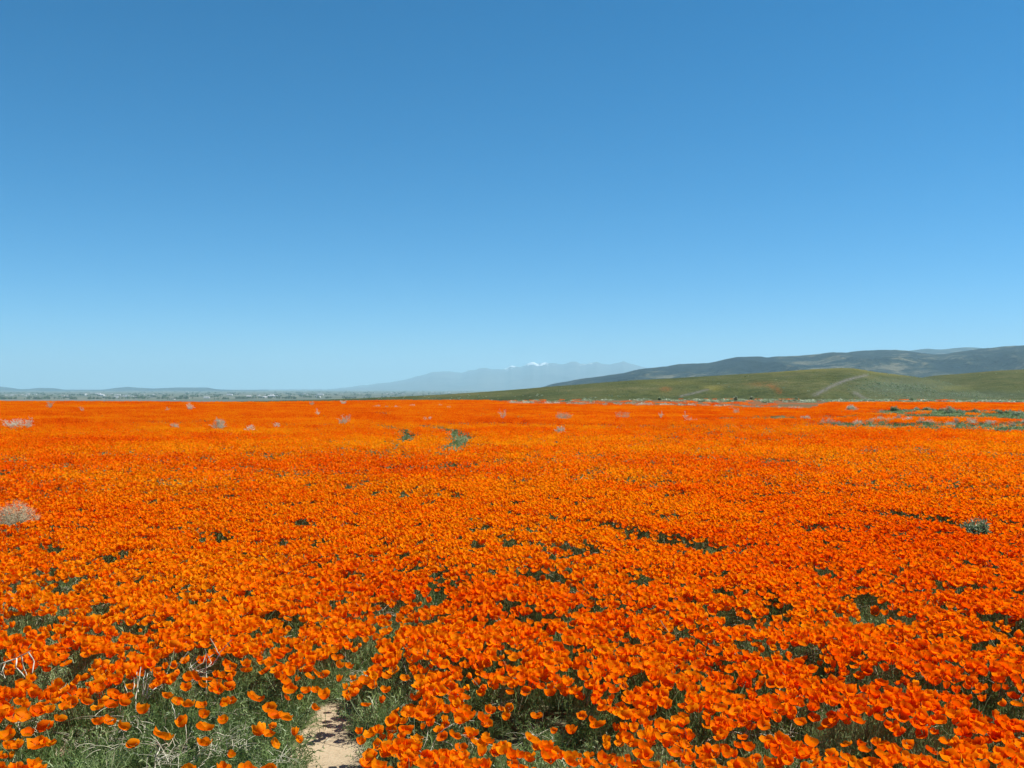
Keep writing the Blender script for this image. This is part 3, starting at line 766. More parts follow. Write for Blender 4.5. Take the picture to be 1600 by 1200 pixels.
instancer('poppy_mass_middle', X2, Y2, ground_z(X2, Y2) + mound(X2, Y2) + 0.04, r2, np.stack([s_] * 3, -1), RNG.integers(0, 8, n), tint_at(X2, Y2) * 1.1 - np.interp(np.hypot(X2, Y2), [15, 45], [0, 0.12]), PA,
          'unbroken orange poppies across the middle of the field')
X3, Y3 = scatter(0.66, 42.5, 126, 0.57, 6.0)
kk = RNG.random(len(X3)) < np.interp(np.hypot(X3, Y3), [43, 48], [0, 1]); X3, Y3 = X3[kk], Y3[kk]
c3 = cover(X3, Y3); kk = RNG.random(len(X3)) < np.clip(c3 * 1.15, 0, 1); X3, Y3 = X3[kk], Y3[kk]
Xs, Ys = scatter(1.6, 62, 200, 0.57, 6.0)      # thin bloom beyond the edge on the right
ps = bearing(Xs, Ys); ds = np.hypot(Xs, Ys)
kk = (ps > 790) & (ds > edge_far(ps)) & (RNG.random(len(Xs)) < 0.30 * smooth(0.45, 0.62, fbm(Xs * 0.05, Ys * 0.03, 3, 71)) * (1 - smooth(110, 200, ds)))
X3 = np.concatenate([X3, Xs[kk]]); Y3 = np.concatenate([Y3, Ys[kk]])
n = len(X3); s_ = RNG.uniform(0.95, 1.15, n)
r3 = np.stack([RNG.normal(0, 0.02, n), RNG.normal(0, 0.02, n), RNG.uniform(0, 6.28, n)], -1)
instancer('poppy_mass_far', X3, Y3, ground_z(X3, Y3) + 0.19, r3, np.stack([s_] * 3, -1), RNG.integers(0, 6, n), tint_at(X3, Y3) * 0.9 - 0.14, PB,
          'orange poppies running to the far edge of the field')

# ------------------------------------------------------------------ foliage under the flowers
def tuft(seed, nb, rad, h, wid, dryf=0.08):
    rg = random.Random(seed); mb = MB()
    for _ in range(nb):
        a = rg.uniform(0, 6.28); r = rad * math.sqrt(rg.random()) * 0.8
        bx, by = r * math.cos(a), r * math.sin(a)
        L = h * rg.uniform(0.45, 1.1); el = rg.uniform(0.35, 1.4); a2 = a + rg.gauss(0, 0.8)
        p0 = Vector((bx, by, rg.uniform(0, 0.4) * h))
        d = Vector((math.cos(a2) * math.cos(el), math.sin(a2) * math.cos(el), math.sin(el)))
        dr = 1.0 if rg.random() < dryf else 0.0
        ft = rg.uniform(-0.28, 0.28)
        side = d.cross(Vector((rg.uniform(-1, 1), rg.uniform(-1, 1), 0.5))).normalized() * wid * rg.uniform(0.6, 1.2)
        p1 = p0 + d * L * 0.55; p2 = p0 + d * L + Vector((0, 0, -0.12 * L)) + side * 2
        mb.add([p0 - side * .6, p0 + side * .6, p1 + side, p1 - side, p2], [(0, 1, 2, 3), (3, 2, 4)], ftint=ft, dry=dr)
        if not dr:      # feathery lobes along the leaf
            for q in range(3):
                f = 0.45 + 0.2 * q; pc = p0.lerp(p2, f); sd_ = side.normalized() * L * 0.22 * (1 if q % 2 else -1) + d * L * 0.12
                mb.add([pc, pc + sd_ + d * wid, pc + d * wid * 2.6], [(0, 1, 2)], ftint=ft + 0.1, dry=0.0)
    return source('leaf_tuft', mb.mesh('leaf_tuft', M_LEAF, False))
TN = [tuft(500 + i, 55, 0.075, 0.10, 0.0021) for i in range(6)]
TF = [tuft(600 + i, 60, 0.20, 0.15, 0.006, 0.12) for i in range(5)]
X4, Y4 = scatter(0.085, 2.2, 8.5)
kk = (RNG.random(len(X4)) < 0.93) & (RNG.random(len(X4)) > sand(X4, Y4) * 1.05) & (RNG.random(len(X4)) < 0.35 + 0.75 * smooth(0.25, 0.5, fbm(X4 * 2.2, Y4 * 2.2, 3, 81)))
X4, Y4 = X4[kk], Y4[kk]; n = len(X4)
m4 = mound(X4, Y4); s_ = RNG.uniform(0.75, 1.2, n)
sc4 = np.stack([s_, s_, m4 / 0.10 * RNG.uniform(0.8, 1.1, n)], -1)
gr4 = (fbm(X4 * 1.3, Y4 * 1.3, 3, 83) - 0.5) * 1.1
instancer('poppy_foliage', X4, Y4, ground_z(X4, Y4) - 0.005, np.stack([RNG.normal(0, .12, n), RNG.normal(0, .12, n), RNG.uniform(0, 6.28, n)], -1), sc4, RNG.integers(0, 6, n), gr4, TN,
          'feathery grey green poppy leaves covering the near ground')
X5, Y5 = scatter(0.20, 8.3, 24, 0.56, 1.5)
Xb, Yb = scatter(0.42, 24, 76, 0.57, 2.0)
cb = cover(Xb, Yb); kb = cb < 0.75; X5 = np.concatenate([X5, Xb[kb]]); Y5 = np.concatenate([Y5, Yb[kb]])
n = len(X5); d5 = np.hypot(X5, Y5); s_ = RNG.uniform(0.8, 1.2, n) * np.interp(d5, [8, 20, 60], [0.7, 0.9, 1.5])
sc5 = np.stack([s_, s_, mound(X5, Y5) / 0.16 * RNG.uniform(0.85, 1.1, n)], -1)
instancer('poppy_foliage_beyond', X5, Y5, ground_z(X5, Y5) - 0.005, np.stack([RNG.normal(0, .1, n), RNG.normal(0, .1, n), RNG.uniform(0, 6.28, n)], -1), sc5, RNG.integers(0, 5, n), (fbm(X5 * .8, Y5 * .8, 3, 85) - 0.5) * 0.9, TF,
          'grey green leaves in the gaps of the flower carpet')

# dry straw lying between the leaves
def straw_src(seed):
    rg = random.Random(seed); mb = MB()
    for _ in range(9):
        a = rg.uniform(0, 6.28); L = rg.uniform(0.04, 0.12); p = Vector((rg.uniform(-.05, .05), rg.uniform(-.05, .05), rg.uniform(0.0, 0.03)))
        el = rg.uniform(-0.1, 0.7); c = rg.uniform(-0.8, 0.8); pts = [p]
        for q in range(4):
            p = p + Vector((math.cos(a) * math.cos(el), math.sin(a) * math.cos(el), math.sin(el))) * L / 4; a += c * 0.3; el -= 0.15; pts.append(p)
        mb.tube(pts, 0.0013, 0.0007, 3)
    return source('straw', mb.mesh('straw', M_DRY))
SS = [straw_src(700 + i) for i in range(6)]
X6, Y6 = scatter(0.06, 2.2, 9)
sm = ellmask(STRAW, X6, Y6, 0.5)
kk = RNG.random(len(X6)) < np.maximum(sm * 0.42, 0.03 + 0.10 * smooth(0.5, 0.7, fbm(X6 * 1.5, Y6 * 1.5, 3, 87)) * (1 - sand(X6, Y6)))
X6, Y6, sm = X6[kk], Y6[kk], sm[kk]; n = len(X6); s_ = RNG.uniform(0.7, 1.3, n)
sn6 = sand(X6, Y6)
instancer('dry_straw', X6, Y6, ground_z(X6, Y6) + mound(X6, Y6) * RNG.uniform(0.2, 0.85, n) * (1 - sn6) + 0.003, np.stack([RNG.normal(0, .25, n), RNG.normal(0, .25, n), RNG.uniform(0, 6.28, n)], -1),
          np.stack([s_] * 3, -1), RNG.integers(0, 6, n), np.zeros(n), SS, 'pale dry straw and broken stalks among the leaves')

# ------------------------------------------------------------------ dead twigs in the foreground
def twig(name, base, polys, label, group=None, r=0.003):
    """polys: branches as photo pixels standing about one spot; each its own part"""
    cx, cy = at_z(base[0], base[1], 0.06); sh = 0.42 if r >= 0.0029 and base[1] < 1100 else 0.10
    cx *= 1 - sh / cy; cy -= sh; r *= 1.35
    e = empty(name, (cx, cy, hz(cx, cy))); tag(e, label, 'dead twig', group)
    rg = random.Random(int(base[0]))
    for i, pl in enumerate(polys):
        pts = []
        off = rg.uniform(-0.03, 0.03)
        fine = []
        for (a, b) in zip(pl[:-1], pl[1:]):
            for q in range(3): fine.append((a[0] + (b[0] - a[0]) * q / 3 + rg.uniform(-.5, .5), a[1] + (b[1] - a[1]) * q / 3 + rg.uniform(-.5, .5)))
        fine.append(pl[-1])
        for q, p in enumerate(fine):
            w = at_y(p[0], p[1], cy + off + 0.012 * math.sin(q * 1.3 + i)); pts.append(w - Vector(e.location))
        if i == 0 and sh > 0.2: pts = [Vector((pts[0].x, pts[0].y, -0.01)), Vector((pts[0].x, pts[0].y, pts[0].z * 0.5))] + pts
        mb = MB(); mb.tube(pts, r if i == 0 else r * 0.65, r * 0.4, 5)
        link('branch', mb.mesh('branch', M_DRY), e)
    return e
twig('dead_twig', (20, 1062), [[(-14, 1052), (0, 1038), (25, 1029), (48, 1017)], [(8, 1035), (4, 1048), (8, 1060)], [(26, 1029), (25, 1043), (34, 1052), (40, 1060)], [(33, 1026), (36, 1040), (42, 1056)],
      [(45, 1019), (53, 1034), (50, 1056), (44, 1062)], [(2, 1038), (-3, 1050), (4, 1056)]], 'pale arching dead twig with hanging shoots at the left edge', 'bleached twigs of the foreground', 0.0042)
twig('dead_twig', (312, 1062), [[(322, 1052), (300, 1046), (297, 1036), (306, 1022)], [(300, 1047), (318, 1036), (322, 1018)], [(306, 1050), (330, 1040), (338, 1034)], [(318, 1050), (330, 1036), (320, 1014)],
      [(334, 1036), (345, 1018), (362, 1000)], [(328, 998), (338, 1014), (344, 1026)], [(296, 1044), (312, 1030)], [(322, 1050), (322, 1030), (334, 1022)]], 'tangle of bleached twigs among red orange flowers', 'bleached twigs of the foreground')
twig('dead_stalk', (222, 1085), [[(212, 1090), (216, 1068), (220, 1042)], [(222, 1088), (224, 1066), (227, 1048)], [(206, 1086), (210, 1070), (209, 1058)], [(228, 1090), (232, 1072), (236, 1062)], [(200, 1084), (195, 1072), (193, 1064)],
      [(216, 1082), (214, 1060), (214, 1050)], [(224, 1086), (229, 1060), (231, 1052)], [(230, 1092), (240, 1078), (247, 1072)]], 'upright clump of straw coloured dead stalks between poppies', 'bleached twigs of the foreground')
twig('dead_twig', (36, 1160), [[(42, 1163), (34, 1148), (28, 1134), (27, 1124)], [(30, 1140), (33, 1130)], [(40, 1156), (40, 1146)]], 'curved grey twig beside the flat side facing poppy', 'bleached twigs of the foreground')
twig('dead_twig', (242, 1198), [[(241, 1206), (243, 1184), (250, 1168)], [(243, 1184), (245, 1170)], [(243, 1190), (262, 1180)]], 'forked pale twig under the largest winged poppy', 'bleached twigs of the foreground')
twig('dead_twig', (292, 1170), [[(291, 1172), (291, 1150), (290, 1132)], [(274, 1124), (272, 1110), (267, 1098)], [(274, 1124), (280, 1114)]], 'tall thin dry stalk rising past the red orange poppy', 'bleached twigs of the foreground', 0.002)
twig('dead_twig', (340, 1164), [[(330, 1165), (336, 1158), (344, 1154)], [(339, 1145), (345, 1147), (350, 1149)]], 'two short white straws near the small round poppy', 'bleached twigs of the foreground', 0.0026)
twig('dead_twig', (1230, 1192), [[(1208, 1190), (1230, 1187), (1252, 1181)]], 'thin grey twig lying below the deep red poppy', 'bleached twigs of the foreground', 0.0025)
twig('dead_twig', (390, 1075), [[(390, 1078), (396, 1070), (402, 1067)]], 'short bent dry stalk above the bright saucer poppy', 'bleached twigs of the foreground', 0.002)
twig('dead_twig', (512, 1165), [[(504, 1168), (508, 1159), (514, 1155)], [(503, 1162), (512, 1154), (524, 1152)]], 'pale straw pieces lying on the bare sandy path', None, 0.0018)

# ------------------------------------------------------------------ dead and living bushes on the field
def dry_bush(px, py, wpx, hpx, label, seed, style='spread', group='dead bushes standing in the flower field', thick=1.0, nst=None, mat=None):
    mat = mat or M_DRY
    x, y = at_z(px, py + hpx * 0.5, 0.12)
    z = hz(x, y)
    w = wpx / F * y / 2; h = hpx / F * y + 0.10 + (0.10 if y > 20 and wpx < 60 else 0) - (0.08 if hpx < 4.5 else 0)
    rg = random.Random(seed)
    e = empty('dead_bush', (x, y, z)); tag(e, label, 'dead bush', group)
    mb = MB(); mt = MB()
    r0 = max(0.004, 0.24 * y / F) * thick
    n_st = nst or 14
    for i in range(n_st):
        a = rg.uniform(0, 6.28); sp = rg.uniform(0.3, 1.0)
        if style == 'ball': sp = math.sqrt(rg.random())
        p = Vector((rg.uniform(-.08, .08) * w, rg.uniform(-.08, .08) * w, 0.02)); tgt = Vector((math.cos(a) * w * sp, math.sin(a) * w * sp, h * (math.sqrt(max(0.05, 1 - 0.8 * sp * sp)) if style == 'ball' else rg.uniform(0.45, 1.0))))
        pts = [p]
        for q in range(1, 6):
            t = q / 5
            pts.append(p.lerp(tgt, t) + Vector((rg.gauss(0, .05) * w, rg.gauss(0, .05) * w, h * 0.15 * math.sin(t * 3.14) + rg.gauss(0, .03) * h)))
        mb.tube(pts, r0, r0 * 0.5, 4)
        for q in range(2, 6):
            for _ in range(4 if style == 'ball' else 3):
                b = pts[q]; L = rg.uniform(0.15, 0.42) * w; a2 = rg.uniform(0, 6.28); el = rg.uniform(-0.2, 1.3)
                d = Vector((math.cos(a2) * math.cos(el), math.sin(a2) * math.cos(el), math.sin(el)))
                m1 = b + d * L * 0.5 + Vector((rg.gauss(0, .05), rg.gauss(0, .05), rg.gauss(0, .05))) * w; m2 = b + d * L
                mt.tube([b, m1, m2], r0 * 0.55, r0 * 0.3, 3)
                for _ in range(2):
                    d2 = (d + Vector((rg.gauss(0, .6), rg.gauss(0, .6), rg.gauss(0, .4)))).normalized()
                    mt.tube([m1, m1 + d2 * L * 0.45], r0 * 0.35, r0 * 0.22, 3)
    link('stems', mb.mesh('stems', mat), e); link('twigs', mt.mesh('twigs', mat), e)
    return e
dry_bush(24, 810, 74, 52, 'big round straw brown tumbleweed at the left edge of the flowers', 1, 'ball', 'dry bushes among the flowers', 0.55, 70, M_BROWN)
dry_bush(22, 667, 34, 12, 'low pale dead bush at the left edge, left half', 2, thick=1.3, nst=20)
dry_bush(42, 666, 22, 18, 'pale dead bush with one upright branch near the left edge', 3, thick=1.2)
dry_bush(343, 666, 30, 15, 'pale dead bush, left and larger of two side by side', 4, 'ball', thick=1.3, nst=22)
dry_bush(391, 672, 20, 10, 'pale dead bush, right and smaller of two side by side', 5, 'ball', thick=1.3, nst=16)
dry_bush(273, 668, 17, 8, 'small faded dead bush left of the pale pair', 6, 'ball', thick=1.0)
dry_bush(538, 658, 24, 14, 'open twiggy white bush left of centre before the wheel tracks', 7, thick=1.1, nst=16)
dry_bush(432, 667, 14, 7, 'faint small dry bush right of the pale pair', 8, 'ball')
dry_bush(297, 637, 14, 12, 'thin dry bush near the field edge at left', 9)
dry_bush(78, 634, 14, 11, 'wispy upright dry bush near the far edge at left', 10, thick=0.8)
dry_bush(128, 640, 10, 10, 'sparse dry stems near the far edge at left', 11, thick=0.8, nst=7)
dry_bush(262, 640, 9, 8, 'small sparse dry stems left of the thin dry bush', 12, thick=0.8, nst=8)
dry_bush(497, 645, 10, 10, 'thin dry stems left above the open twiggy bush', 13, thick=0.8, nst=8)
dry_bush(536, 630, 13, 7, 'pale low bush on the far edge above the open twiggy one', 14)
dry_bush(487, 632, 8, 7, 'tiny pale bush on the far edge left of centre', 15)
dry_bush(785, 649, 16, 15, 'upright wispy dead stems near the middle of the field', 16, thick=0.8, nst=9)
dry_bush(668, 657, 12, 6, 'small pale clump between the two wheel tracks and the far edge', 17)
dry_bush(881, 653, 26, 11, 'wide low grey dead bush right of the middle', 18, nst=20)
dry_bush(876, 676, 20, 9, 'pale dead bush on a dark green patch right of the middle', 19, 'ball', thick=1.3, nst=18)
dry_bush(973, 652, 24, 10, 'loose grey dead bush second from the wide low one', 20, nst=14)
dry_bush(1033, 649, 12, 12, 'thin slanting dead stems, left of the forked stalk', 21, nst=6)
dry_bush(1071, 650, 12, 18, 'tall forked dead stalk standing alone in the right half', 22, nst=4, thick=1.5)
dry_bush(1080, 659, 20, 5, 'low dry litter clump at the foot of the forked stalk', 23, nst=10)
dry_bush(1150, 645, 12, 8, 'small brownish dead bush right of the forked stalk', 24)
dry_bush(1258, 654, 16, 6, 'rounded pale bush at the start of the grey strip', 25, 'ball', thick=1.3, nst=18)
dry_bush(1403, 654, 12, 8, 'whitish bush in the middle of the grey strip', 26, 'ball', thick=1.2)
dry_bush(1330, 640, 17, 7, 'round cream coloured bush in front of the second orange band', 27, 'ball', thick=1.6, nst=30)
dry_bush(1378, 645, 10, 5, 'small pale bush right of the round cream one', 28)
# the pale line of dead growth along the far side of the dense flowers
NTH = ['first', 'second', 'third', 'fourth', 'fifth', 'sixth', 'seventh', 'eighth', 'ninth', 'tenth', 'eleventh', 'twelfth', 'thirteenth', 'fourteenth', 'fifteenth', 'sixteenth']
rr_ = random.Random(5)
ORD = ['left end', 'second from its left end', 'third from its left end', 'above the grey dead bush', 'right of the wide low bush', 'where the line is thinnest', 'in its left third', 'before the hill shoulder', 'beyond the loose grey bush', 'left of the slanting stems', 'behind the slanting stems', 'left of the forked stalk', 'behind the forked stalk',
       'right of the forked stalk', 'below the orange hillside patch', 'left of the brownish bush', 'behind the brownish bush', 'right of the brownish bush', 'below the yellow hillside patch', 'in its right third', 'below the second orange hillside patch', 'fifth from its right end', 'fourth from its right end', 'third from its right end', 'second from its right end', 'right end']
for i in range(26):
    px = 800 + i * 18 + rr_.uniform(-6, 6); py = np.interp(px, [700, 800, 1000, 1270], [629, 631, 633.5, 640])
    dry_bush(px, float(py) - 1, rr_.uniform(14, 24), rr_.uniform(2.0, 4.2), 'low bleached plant in the pale line, ' + ORD[i % 26], 60 + i, 'ball', 'low bleached plants in a line', 1.0, 12)
for i, (px, py, w_) in enumerate([(590, 636, 16), (604, 637, 14), (620, 637, 18), (686, 634, 14), (702, 637, 12), (645, 635, 12)]):
    dry_bush(px, py, w_, 3, 'low pale plant ' + NTH[i] + ' in the broken strip near the far edge', 90 + i, 'ball', 'low pale plants in a broken strip', 1.0, 12)
for i in range(16):
    px = 1300 + i * 20 + rr_.uniform(-8, 8)
    dry_bush(px, 658 + rr_.uniform(-3, 3) + (px - 1300) * 0.008, rr_.uniform(14, 26), rr_.uniform(2.5, 5), 'low grey plant ' + NTH[i] + ' from the left along the grey strip', 110 + i, 'ball', 'low grey plants of the strip', 0.9, 12)

def leafy_bush(px, py, wpx, hpx, label, seed, group=None, dep=0.6, nlf=900, leaf=None, name='sage_bush', cat='bush', dist=None, zb=None):
    if dist is None: x, y = at_z(px, py + hpx * 0.5, 0.05)
    else: x, y = (px - 800) / F * dist, dist
    z = hz(x, y) if zb is None else zb
    w = wpx / F * y / 2; h = hpx / F * y + 0.12
    rg = random.Random(seed)
    e = empty(name, (x, y, z)); tag(e, label, cat, group)
    mb = MB(); ms = MB(); ls = leaf or max(0.012, 0.9 * y / F)
    lobes = [(rg.uniform(-.6, .6) * w, rg.uniform(-.6, .6) * w * dep, rg.uniform(0.5, 0.9) * w * 0.6, rg.uniform(0.6, 1.0) * h) for _ in range(9)]
    for lx, ly, lr, lh in lobes:
        ms.tube([(0, 0, 0), (lx * .5, ly * .5, lh * .4), (lx, ly, lh * .85)], max(0.004, .2 * y / F), 0.003, 4)
    for _ in range(nlf):
        lx, ly, lr, lh = rg.choice(lobes)
        a = rg.uniform(0, 6.28); el = math.asin(rg.uniform(0.0, 1)); k_ = rg.uniform(0.72, 1.03)
        p = Vector((lx + lr * math.cos(a) * math.cos(el) * k_, ly + lr * math.sin(a) * math.cos(el) * k_ * max(dep, .5), lh * math.sin(el) * k_ + 0.01))
        d = Vector((rg.gauss(0, 1), rg.gauss(0, 1), rg.gauss(0.8, 1))).normalized(); s_ = d.cross(Vector((rg.gauss(0, 1), rg.gauss(0, 1), 1))).normalized()
        L = ls * rg.uniform(0.6, 1.5)
        mb.add([p - s_ * L * .22, p + s_ * L * .22, p + d * L], [(0, 1, 2)], ftint=rg.uniform(-.35, .35))
    link('foliage', mb.mesh('foliage', M_SAGE, False), e); link('stems', ms.mesh('stems', M_DRY), e)
    return e
leafy_bush(1528, 832, 64, 34, 'pale grey green spreading bush among the poppies at the right', 201, nlf=2600, leaf=0.035)
for i, (px, py, w_, h_, lab) in enumerate([
    (1492, 642, 34, 10, 'largest silvery sage bush at the left end of the green strip'), (1522, 645, 26, 7, 'silvery sage bush right beside the largest one'), (1398, 640, 20, 7, 'round grey green bush between two orange bands'),
    (1555, 644, 22, 6, 'low green bush on the green strip near the right edge'), (1590, 646, 22, 7, 'green bush cut by the right edge'), (1450, 641, 16, 4, 'low green bush left of the largest sage bush'),
    (1432, 641, 14, 3, 'flat green clump in the narrow start of the green strip')]):
    leafy_bush(px, py, w_, h_, lab, 210 + i, 'bushes on the green strip', nlf=700, leaf=0.10)
rr_ = random.Random(8)
for i in range(14):
    px = 1400 + i * 15 + rr_.uniform(-5, 5)
    leafy_bush(px, 643 + rr_.uniform(-2, 4), rr_.uniform(12, 20), rr_.uniform(1.5, 3.5), 'low green plant ' + NTH[i] + ' from the left on the green strip', 230 + i, 'low plants filling the green strip', nlf=260, leaf=0.10)

# sage scrub dotted on the hills and their foot
def shrub_src(seed):
    rg = random.Random(seed); mb = MB()
    for _ in range(90):
        a = rg.uniform(0, 6.28); el = math.asin(rg.uniform(0, 1)); k_ = rg.uniform(0.6, 1.05)
        p = Vector((math.cos(a) * math.cos(el), math.sin(a) * math.cos(el), math.sin(el) * 0.8)) * k_
        d = Vector((rg.gauss(0, 1), rg.gauss(0, 1), rg.gauss(.6, 1))).normalized(); s_ = d.cross(Vector((rg.gauss(0, 1), 1, rg.gauss(0, 1)))).normalized()
        mb.add([p - s_ * .22, p + s_ * .22, p + d * .5], [(0, 1, 2)], ftint=rg.uniform(-.3, .3))
    return source('shrub', mb.mesh('shrub', M_SAGE, False))
SH = [shrub_src(800 + i) for i in range(5)]
def hill_scrub(H, n, fn, seed):
    X, Y, Z, T, PX = H
    rg = np.random.default_rng(seed)
    R, C = X.shape
    nr = int((T[:, 0] < 0.99).sum())
    a = rg.uniform(0, nr - 2, n * 6); b = rg.uniform(0, C - 2, n * 6)
    i, j = a.astype(int), b.astype(int); fa, fb = a - i, b - j
    def L(A): return (A[i, j] * (1 - fa) + A[i + 1, j] * fa) * (1 - fb) + (A[i, j + 1] * (1 - fa) + A[i + 1, j + 1] * fa) * fb
    x, y, z, px = L(X), L(Y), L(Z), L(PX); py = 607 - (z - CAMZ) * F / y
    p = fn(px, py, x, y); k = rg.random(len(x)) < p
    return x[k][:n], y[k][:n], z[k][:n]
def scrub_density(px, py, x, y):
    c = fbm(x * 0.03, y * 0.02, 3, 91)
    lobe = np.exp(-(((px - 1410) / 75) ** 2 + ((py - 603) / 12) ** 2) ** 2)
    foot = np.exp(-((py - 618) / 4) ** 2) * smooth(1330, 1400, px) * 0.8
    foot2 = np.exp(-((py - 620) / 3) ** 2) * 0.10
    return np.maximum(np.maximum(lobe, foot), foot2) * smooth(0.36, 0.56, c) + 0.012
xa, ya, za = hill_scrub(H1, 3200, scrub_density, 1); xb, yb, zb_ = hill_scrub(H2, 700, scrub_density, 2)
xs, ys, zs = np.concatenate([xa, xb]), np.concatenate([ya, yb]), np.concatenate([za, zb_])
n = len(xs); s_ = RNG.uniform(0.25, 0.75, n) * 0.8
instancer('hill_scrub', xs, ys, zs - 0.1, np.stack([np.zeros(n), np.zeros(n), RNG.uniform(0, 6.28, n)], -1), np.stack([s_, s_, s_ * 0.8], -1), RNG.integers(0, 5, n), RNG.uniform(-0.15, .25, n), SH,
          'grey green sage scrub dotted over the hillside')
# scrub on the plain between the field and the hills
Xp, Yp = scatter(3.2, 105, 420, 0.56, 10)
pp = bearing(Xp, Yp); kk = (pp > 760) & (np.hypot(Xp, Yp) > edge_far(pp) + 4) & (RNG.random(len(Xp)) < 0.22 + 0.5 * smooth(0.5, 0.65, fbm(Xp * 0.03, Yp * 0.015, 3, 95)))
Xp, Yp = Xp[kk], Yp[kk]; n = len(Xp); s_ = RNG.uniform(0.2, 0.5, n)
instancer('plain_scrub', Xp, Yp, ground_z(Xp, Yp) - 0.03, np.stack([np.zeros(n), np.zeros(n), RNG.uniform(0, 6.28, n)], -1), np.stack([s_ * 1.5, s_ * 1.5, s_ * 0.7], -1), RNG.integers(0, 5, n), RNG.uniform(-.1, .45, n), SH,
          'low scrub on the plain below the hills')
# pale rounded bushes standing out below the hills
for i, (px, py, w_, h_, lab) in enumerate([
    (1519, 617.5, 9, 4, 'cream white bush at the foot of the right hill'), (1551, 619, 12, 2.5, 'low pale green bush at the foot of the right hill, near the edge'), (1424, 622.5, 7, 2.5, 'small white bush below the sage covered spur'),
    (1430, 615, 8, 2.5, 'whitish bush on the foot of the sage covered spur'), (1244, 623, 4, 4, 'small bright bush standing alone below the hill'), (1031, 622, 4, 3, 'tiny pale bush below the orange hillside patch'),
    (1150, 628, 4, 5, 'thin pale stem clump beyond the bleached line'), (1175, 632, 6, 5, 'small reddish cream bush on the bleached line'), (1597, 616, 6, 3, 'pale bush cut by the right edge at the hill foot')]):
    leafy_bush(px, py, w_, h_, lab, 260 + i, 'pale bushes below the hills', nlf=240, leaf=0.5 if py < 621 else 0.25, dist=250 if py < 621 else 150, name='pale_bush',
               zb=None if py > 621 else None)

# ------------------------------------------------------------------ the valley: scattered town
def plaster(name, c):
    s = NT(name); n = s.noise(0.2, 3)
    return s.surf(s.principled(s.mix(n, c, tuple(k * 0.8 for k in c)), 0.7))
M_WALL = plaster('pale_wall', (0.62, 0.61, 0.58)); M_ROOF = plaster('roof', (0.5, 0.49, 0.48)); M_ROOF2 = plaster('brown_roof', (0.22, 0.17, 0.13))
def house_mesh(w, dep, h, rh, roofm, flat=False):
    v = [(-w, -dep, 0), (w, -dep, 0), (w, dep, 0), (-w, dep, 0), (-w, -dep, h), (w, -dep, h), (w, dep, h), (-w, dep, h)]
    f = [(0, 1, 5, 4), (1, 2, 6, 5), (2, 3, 7, 6), (3, 0, 4, 7)]
    mi = [0] * 4
    if flat: f.append((4, 5, 6, 7)); mi.append(1)
    else:
        v += [(-w * .96, 0, h + rh), (w * .96, 0, h + rh)]
        f += [(4, 5, 9, 8), (6, 7, 8, 9), (5, 6, 9), (7, 4, 8)]; mi += [1, 1, 0, 0]
    me = bpy.data.meshes.new('far_building'); me.from_pydata(v, [], f)
    me.materials.append(M_WALL); me.materials.append(roofm); me.polygons.foreach_set('material_index', mi); me.update(); return me
HM = [house_mesh(16, 9, 6, 4, M_ROOF), house_mesh(24, 12, 8, 4, M_ROOF), house_mesh(11, 8, 4, 4, M_ROOF2), house_mesh(40, 20, 14, 3, M_ROOF), house_mesh(30, 16, 9, 0, M_ROOF, True)]
def far_building(px, py, k, label, group, sc_=1.0):
    Y = (CAMZ - VALLEY) * F / max(1.2, (py - 607))
    x = (px - 800) / F * Y
    o = bpy.data.objects.new('far_building', HM[k]); col.objects.link(o)
    o.location = (x, Y, hz(x, Y) - 0.5); o.scale = (sc_, sc_, sc_); o.rotation_euler = (0, 0, random.uniform(-0.4, 0.4))
    return tag(o, label, 'building', group)
random.seed(31)
far_building(557, 609.3, 3, 'long white hangar far off left of the snowy range', 'large white sheds', 2.2)
far_building(583, 609.0, 3, 'long white shed right of the hangar, left one of two', 'large white sheds', 1.9)
far_building(591, 609.0, 4, 'long white shed right of the hangar, right one of two', 'large white sheds', 2.2)
TOWN = ['at the left edge', 'just in from the left edge', 'left of the second low hill', 'below the second low hill', 'right of the second low hill', 'below the gap in the low hills', 'below the third low hill', 'beside the dark groves',
        'among bright strips left of centre', 'on the blue band left of centre', 'left of the big white sheds', 'right below the white sheds', 'in a row under the white sheds', 'below the snowy range', 'at the foot of the snowy range', 'on the green strip below the sheds']
for ci, (cx, cy, sx, sy, nn) in enumerate([(22, 617.5, 10, .6, 6), (45, 617, 10, .6, 3), (110, 618, 25, 1.5, 8), (150, 617, 18, 1.2, 9), (190, 619, 22, 1.2, 8), (250, 617, 30, 1.5, 6), (320, 619, 40, 2, 7),
                         (395, 620, 12, 1.5, 4), (440, 620, 20, 1.5, 8), (460, 616, 30, 1.5, 5), (520, 612, 30, 1.2, 7), (615, 614.5, 9, .5, 8), (590, 614, 10, .5, 4), (700, 612, 50, 1.5, 10), (760, 611, 40, 1.0, 8), (520, 619, 30, 1.5, 5)]):
    for _ in range(nn):
        far_building(random.gauss(cx, sx), max(609.2, random.gauss(cy, sy)), random.choice([0, 0, 1, 2, 4]), 'small pale building on the hazy valley floor ' + TOWN[ci], 'scattered valley buildings', random.choice([0.45, 0.5, 0.6, 0.9]))
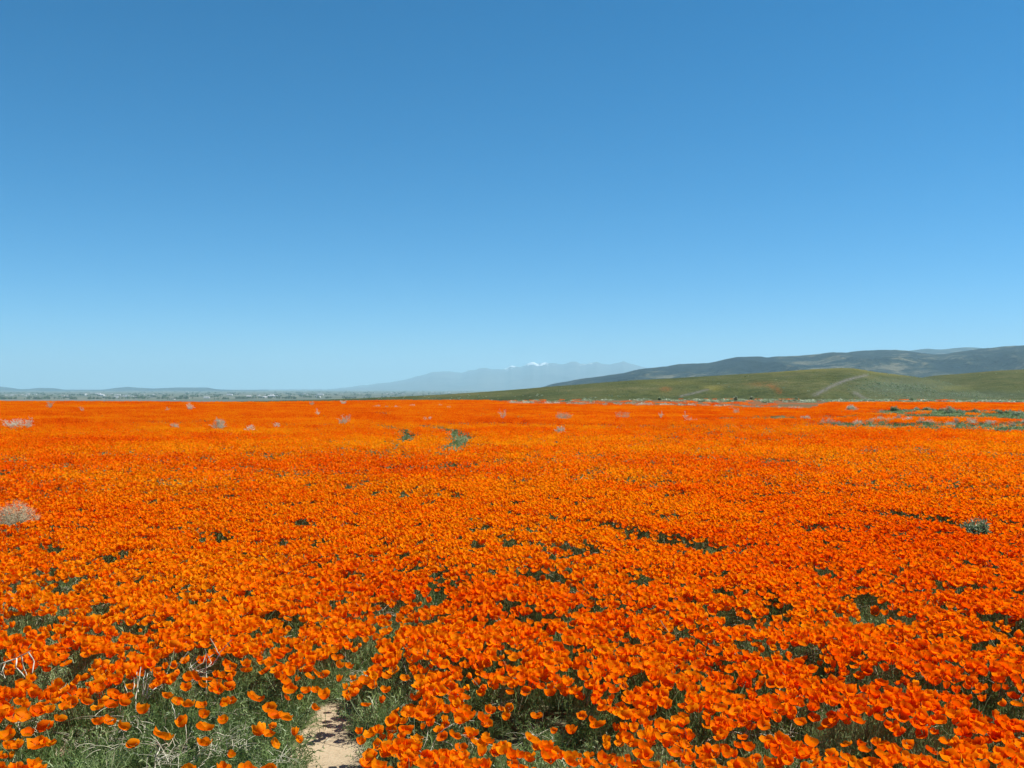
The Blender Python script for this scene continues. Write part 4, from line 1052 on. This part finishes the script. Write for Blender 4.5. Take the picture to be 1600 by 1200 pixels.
# trees and windbreaks of the valley
Xt = []; Yt = []; St = []
rgv = np.random.default_rng(4)
for _ in range(900):
    py = rgv.uniform(609.5, 624.5); Y = (CAMZ - VALLEY) * F / (py - 607); px = rgv.uniform(-80, 900)
    x = (px - 800) / F * Y
    if fbm(np.array([x / 900]), np.array([Y / 900]), 3, 99)[0] < 0.47: continue
    ln_ = rgv.integers(1, 7); dx = rgv.uniform(7, 12)
    for q in range(ln_): Xt.append(x + q * dx * rgv.uniform(.7, 1.2)); Yt.append(Y + rgv.normal(0, 3)); St.append(rgv.uniform(2.5, 5.5))
Xt, Yt, St = map(np.array, (Xt, Yt, St))
def tree_src(seed):
    rg = random.Random(seed); mb = MB()
    mb.tube([(0, 0, 0), (0.02, 0, .5), (0, .03, 1.1)], .09, .05, 5, ftint=-.5)
    for _ in range(120):
        a = rg.uniform(0, 6.28); el = rg.uniform(-1.2, 1.57); k_ = rg.uniform(.6, 1.05)
        p = Vector((math.cos(a) * math.cos(el), math.sin(a) * math.cos(el), math.sin(el) + 1.3)) * k_
        d = Vector((rg.gauss(0, 1), rg.gauss(0, 1), rg.gauss(.4, 1))).normalized(); s_ = d.cross(Vector((rg.gauss(0, 1), 1, rg.gauss(0, 1)))).normalized()
        mb.add([p - s_ * .2, p + s_ * .2, p + d * .45], [(0, 1, 2)], ftint=rg.uniform(-.4, .1))
    return source('tree', mb.mesh('tree', M_LEAF, False))
TS = [tree_src(900 + i) for i in range(3)]
n = len(Xt)
instancer('valley_trees', Xt, Yt, ground_z(Xt, Yt) - 0.3, np.stack([np.zeros(n), np.zeros(n), rgv.uniform(0, 6.28, n)], -1), np.stack([St, St, St * .9], -1), rgv.integers(0, 3, n), rgv.uniform(-.5, -.1, n), TS,
          'dark windbreaks and groves on the valley floor')

# ------------------------------------------------------------------ haze
HZ = 1.0
def haze():
    mb = MB()
    x0, x1, y0, y1, z0, z1 = -52000, 52000, -60, 54000, VALLEY - 14, 1290
    v = [(x, y, z) for z in (z0, z1) for y in (y0, y1) for x in (x0, x1)]
    mb.add(v, [(0, 2, 3, 1), (4, 5, 7, 6), (0, 1, 5, 4), (2, 6, 7, 3), (0, 4, 6, 2), (1, 3, 7, 5)])
    m = bpy.data.materials.new('haze'); m.use_nodes = True; t = m.node_tree; t.nodes.clear()
    o_ = t.nodes.new('ShaderNodeOutputMaterial'); p = t.nodes.new('ShaderNodeVolumePrincipled')
    p.inputs['Color'].default_value = (0.52, 0.84, 1.0, 1); p.inputs['Density'].default_value = 1 / 24000 * HZ
    p.inputs['Anisotropy'].default_value = 0.1
    t.links.new(p.outputs[0], o_.inputs['Volume'])
    o = link('haze', mb.mesh('haze', m, False)); tag(o, 'thin blue haze over the valley and mountains', kind='stuff')
haze()
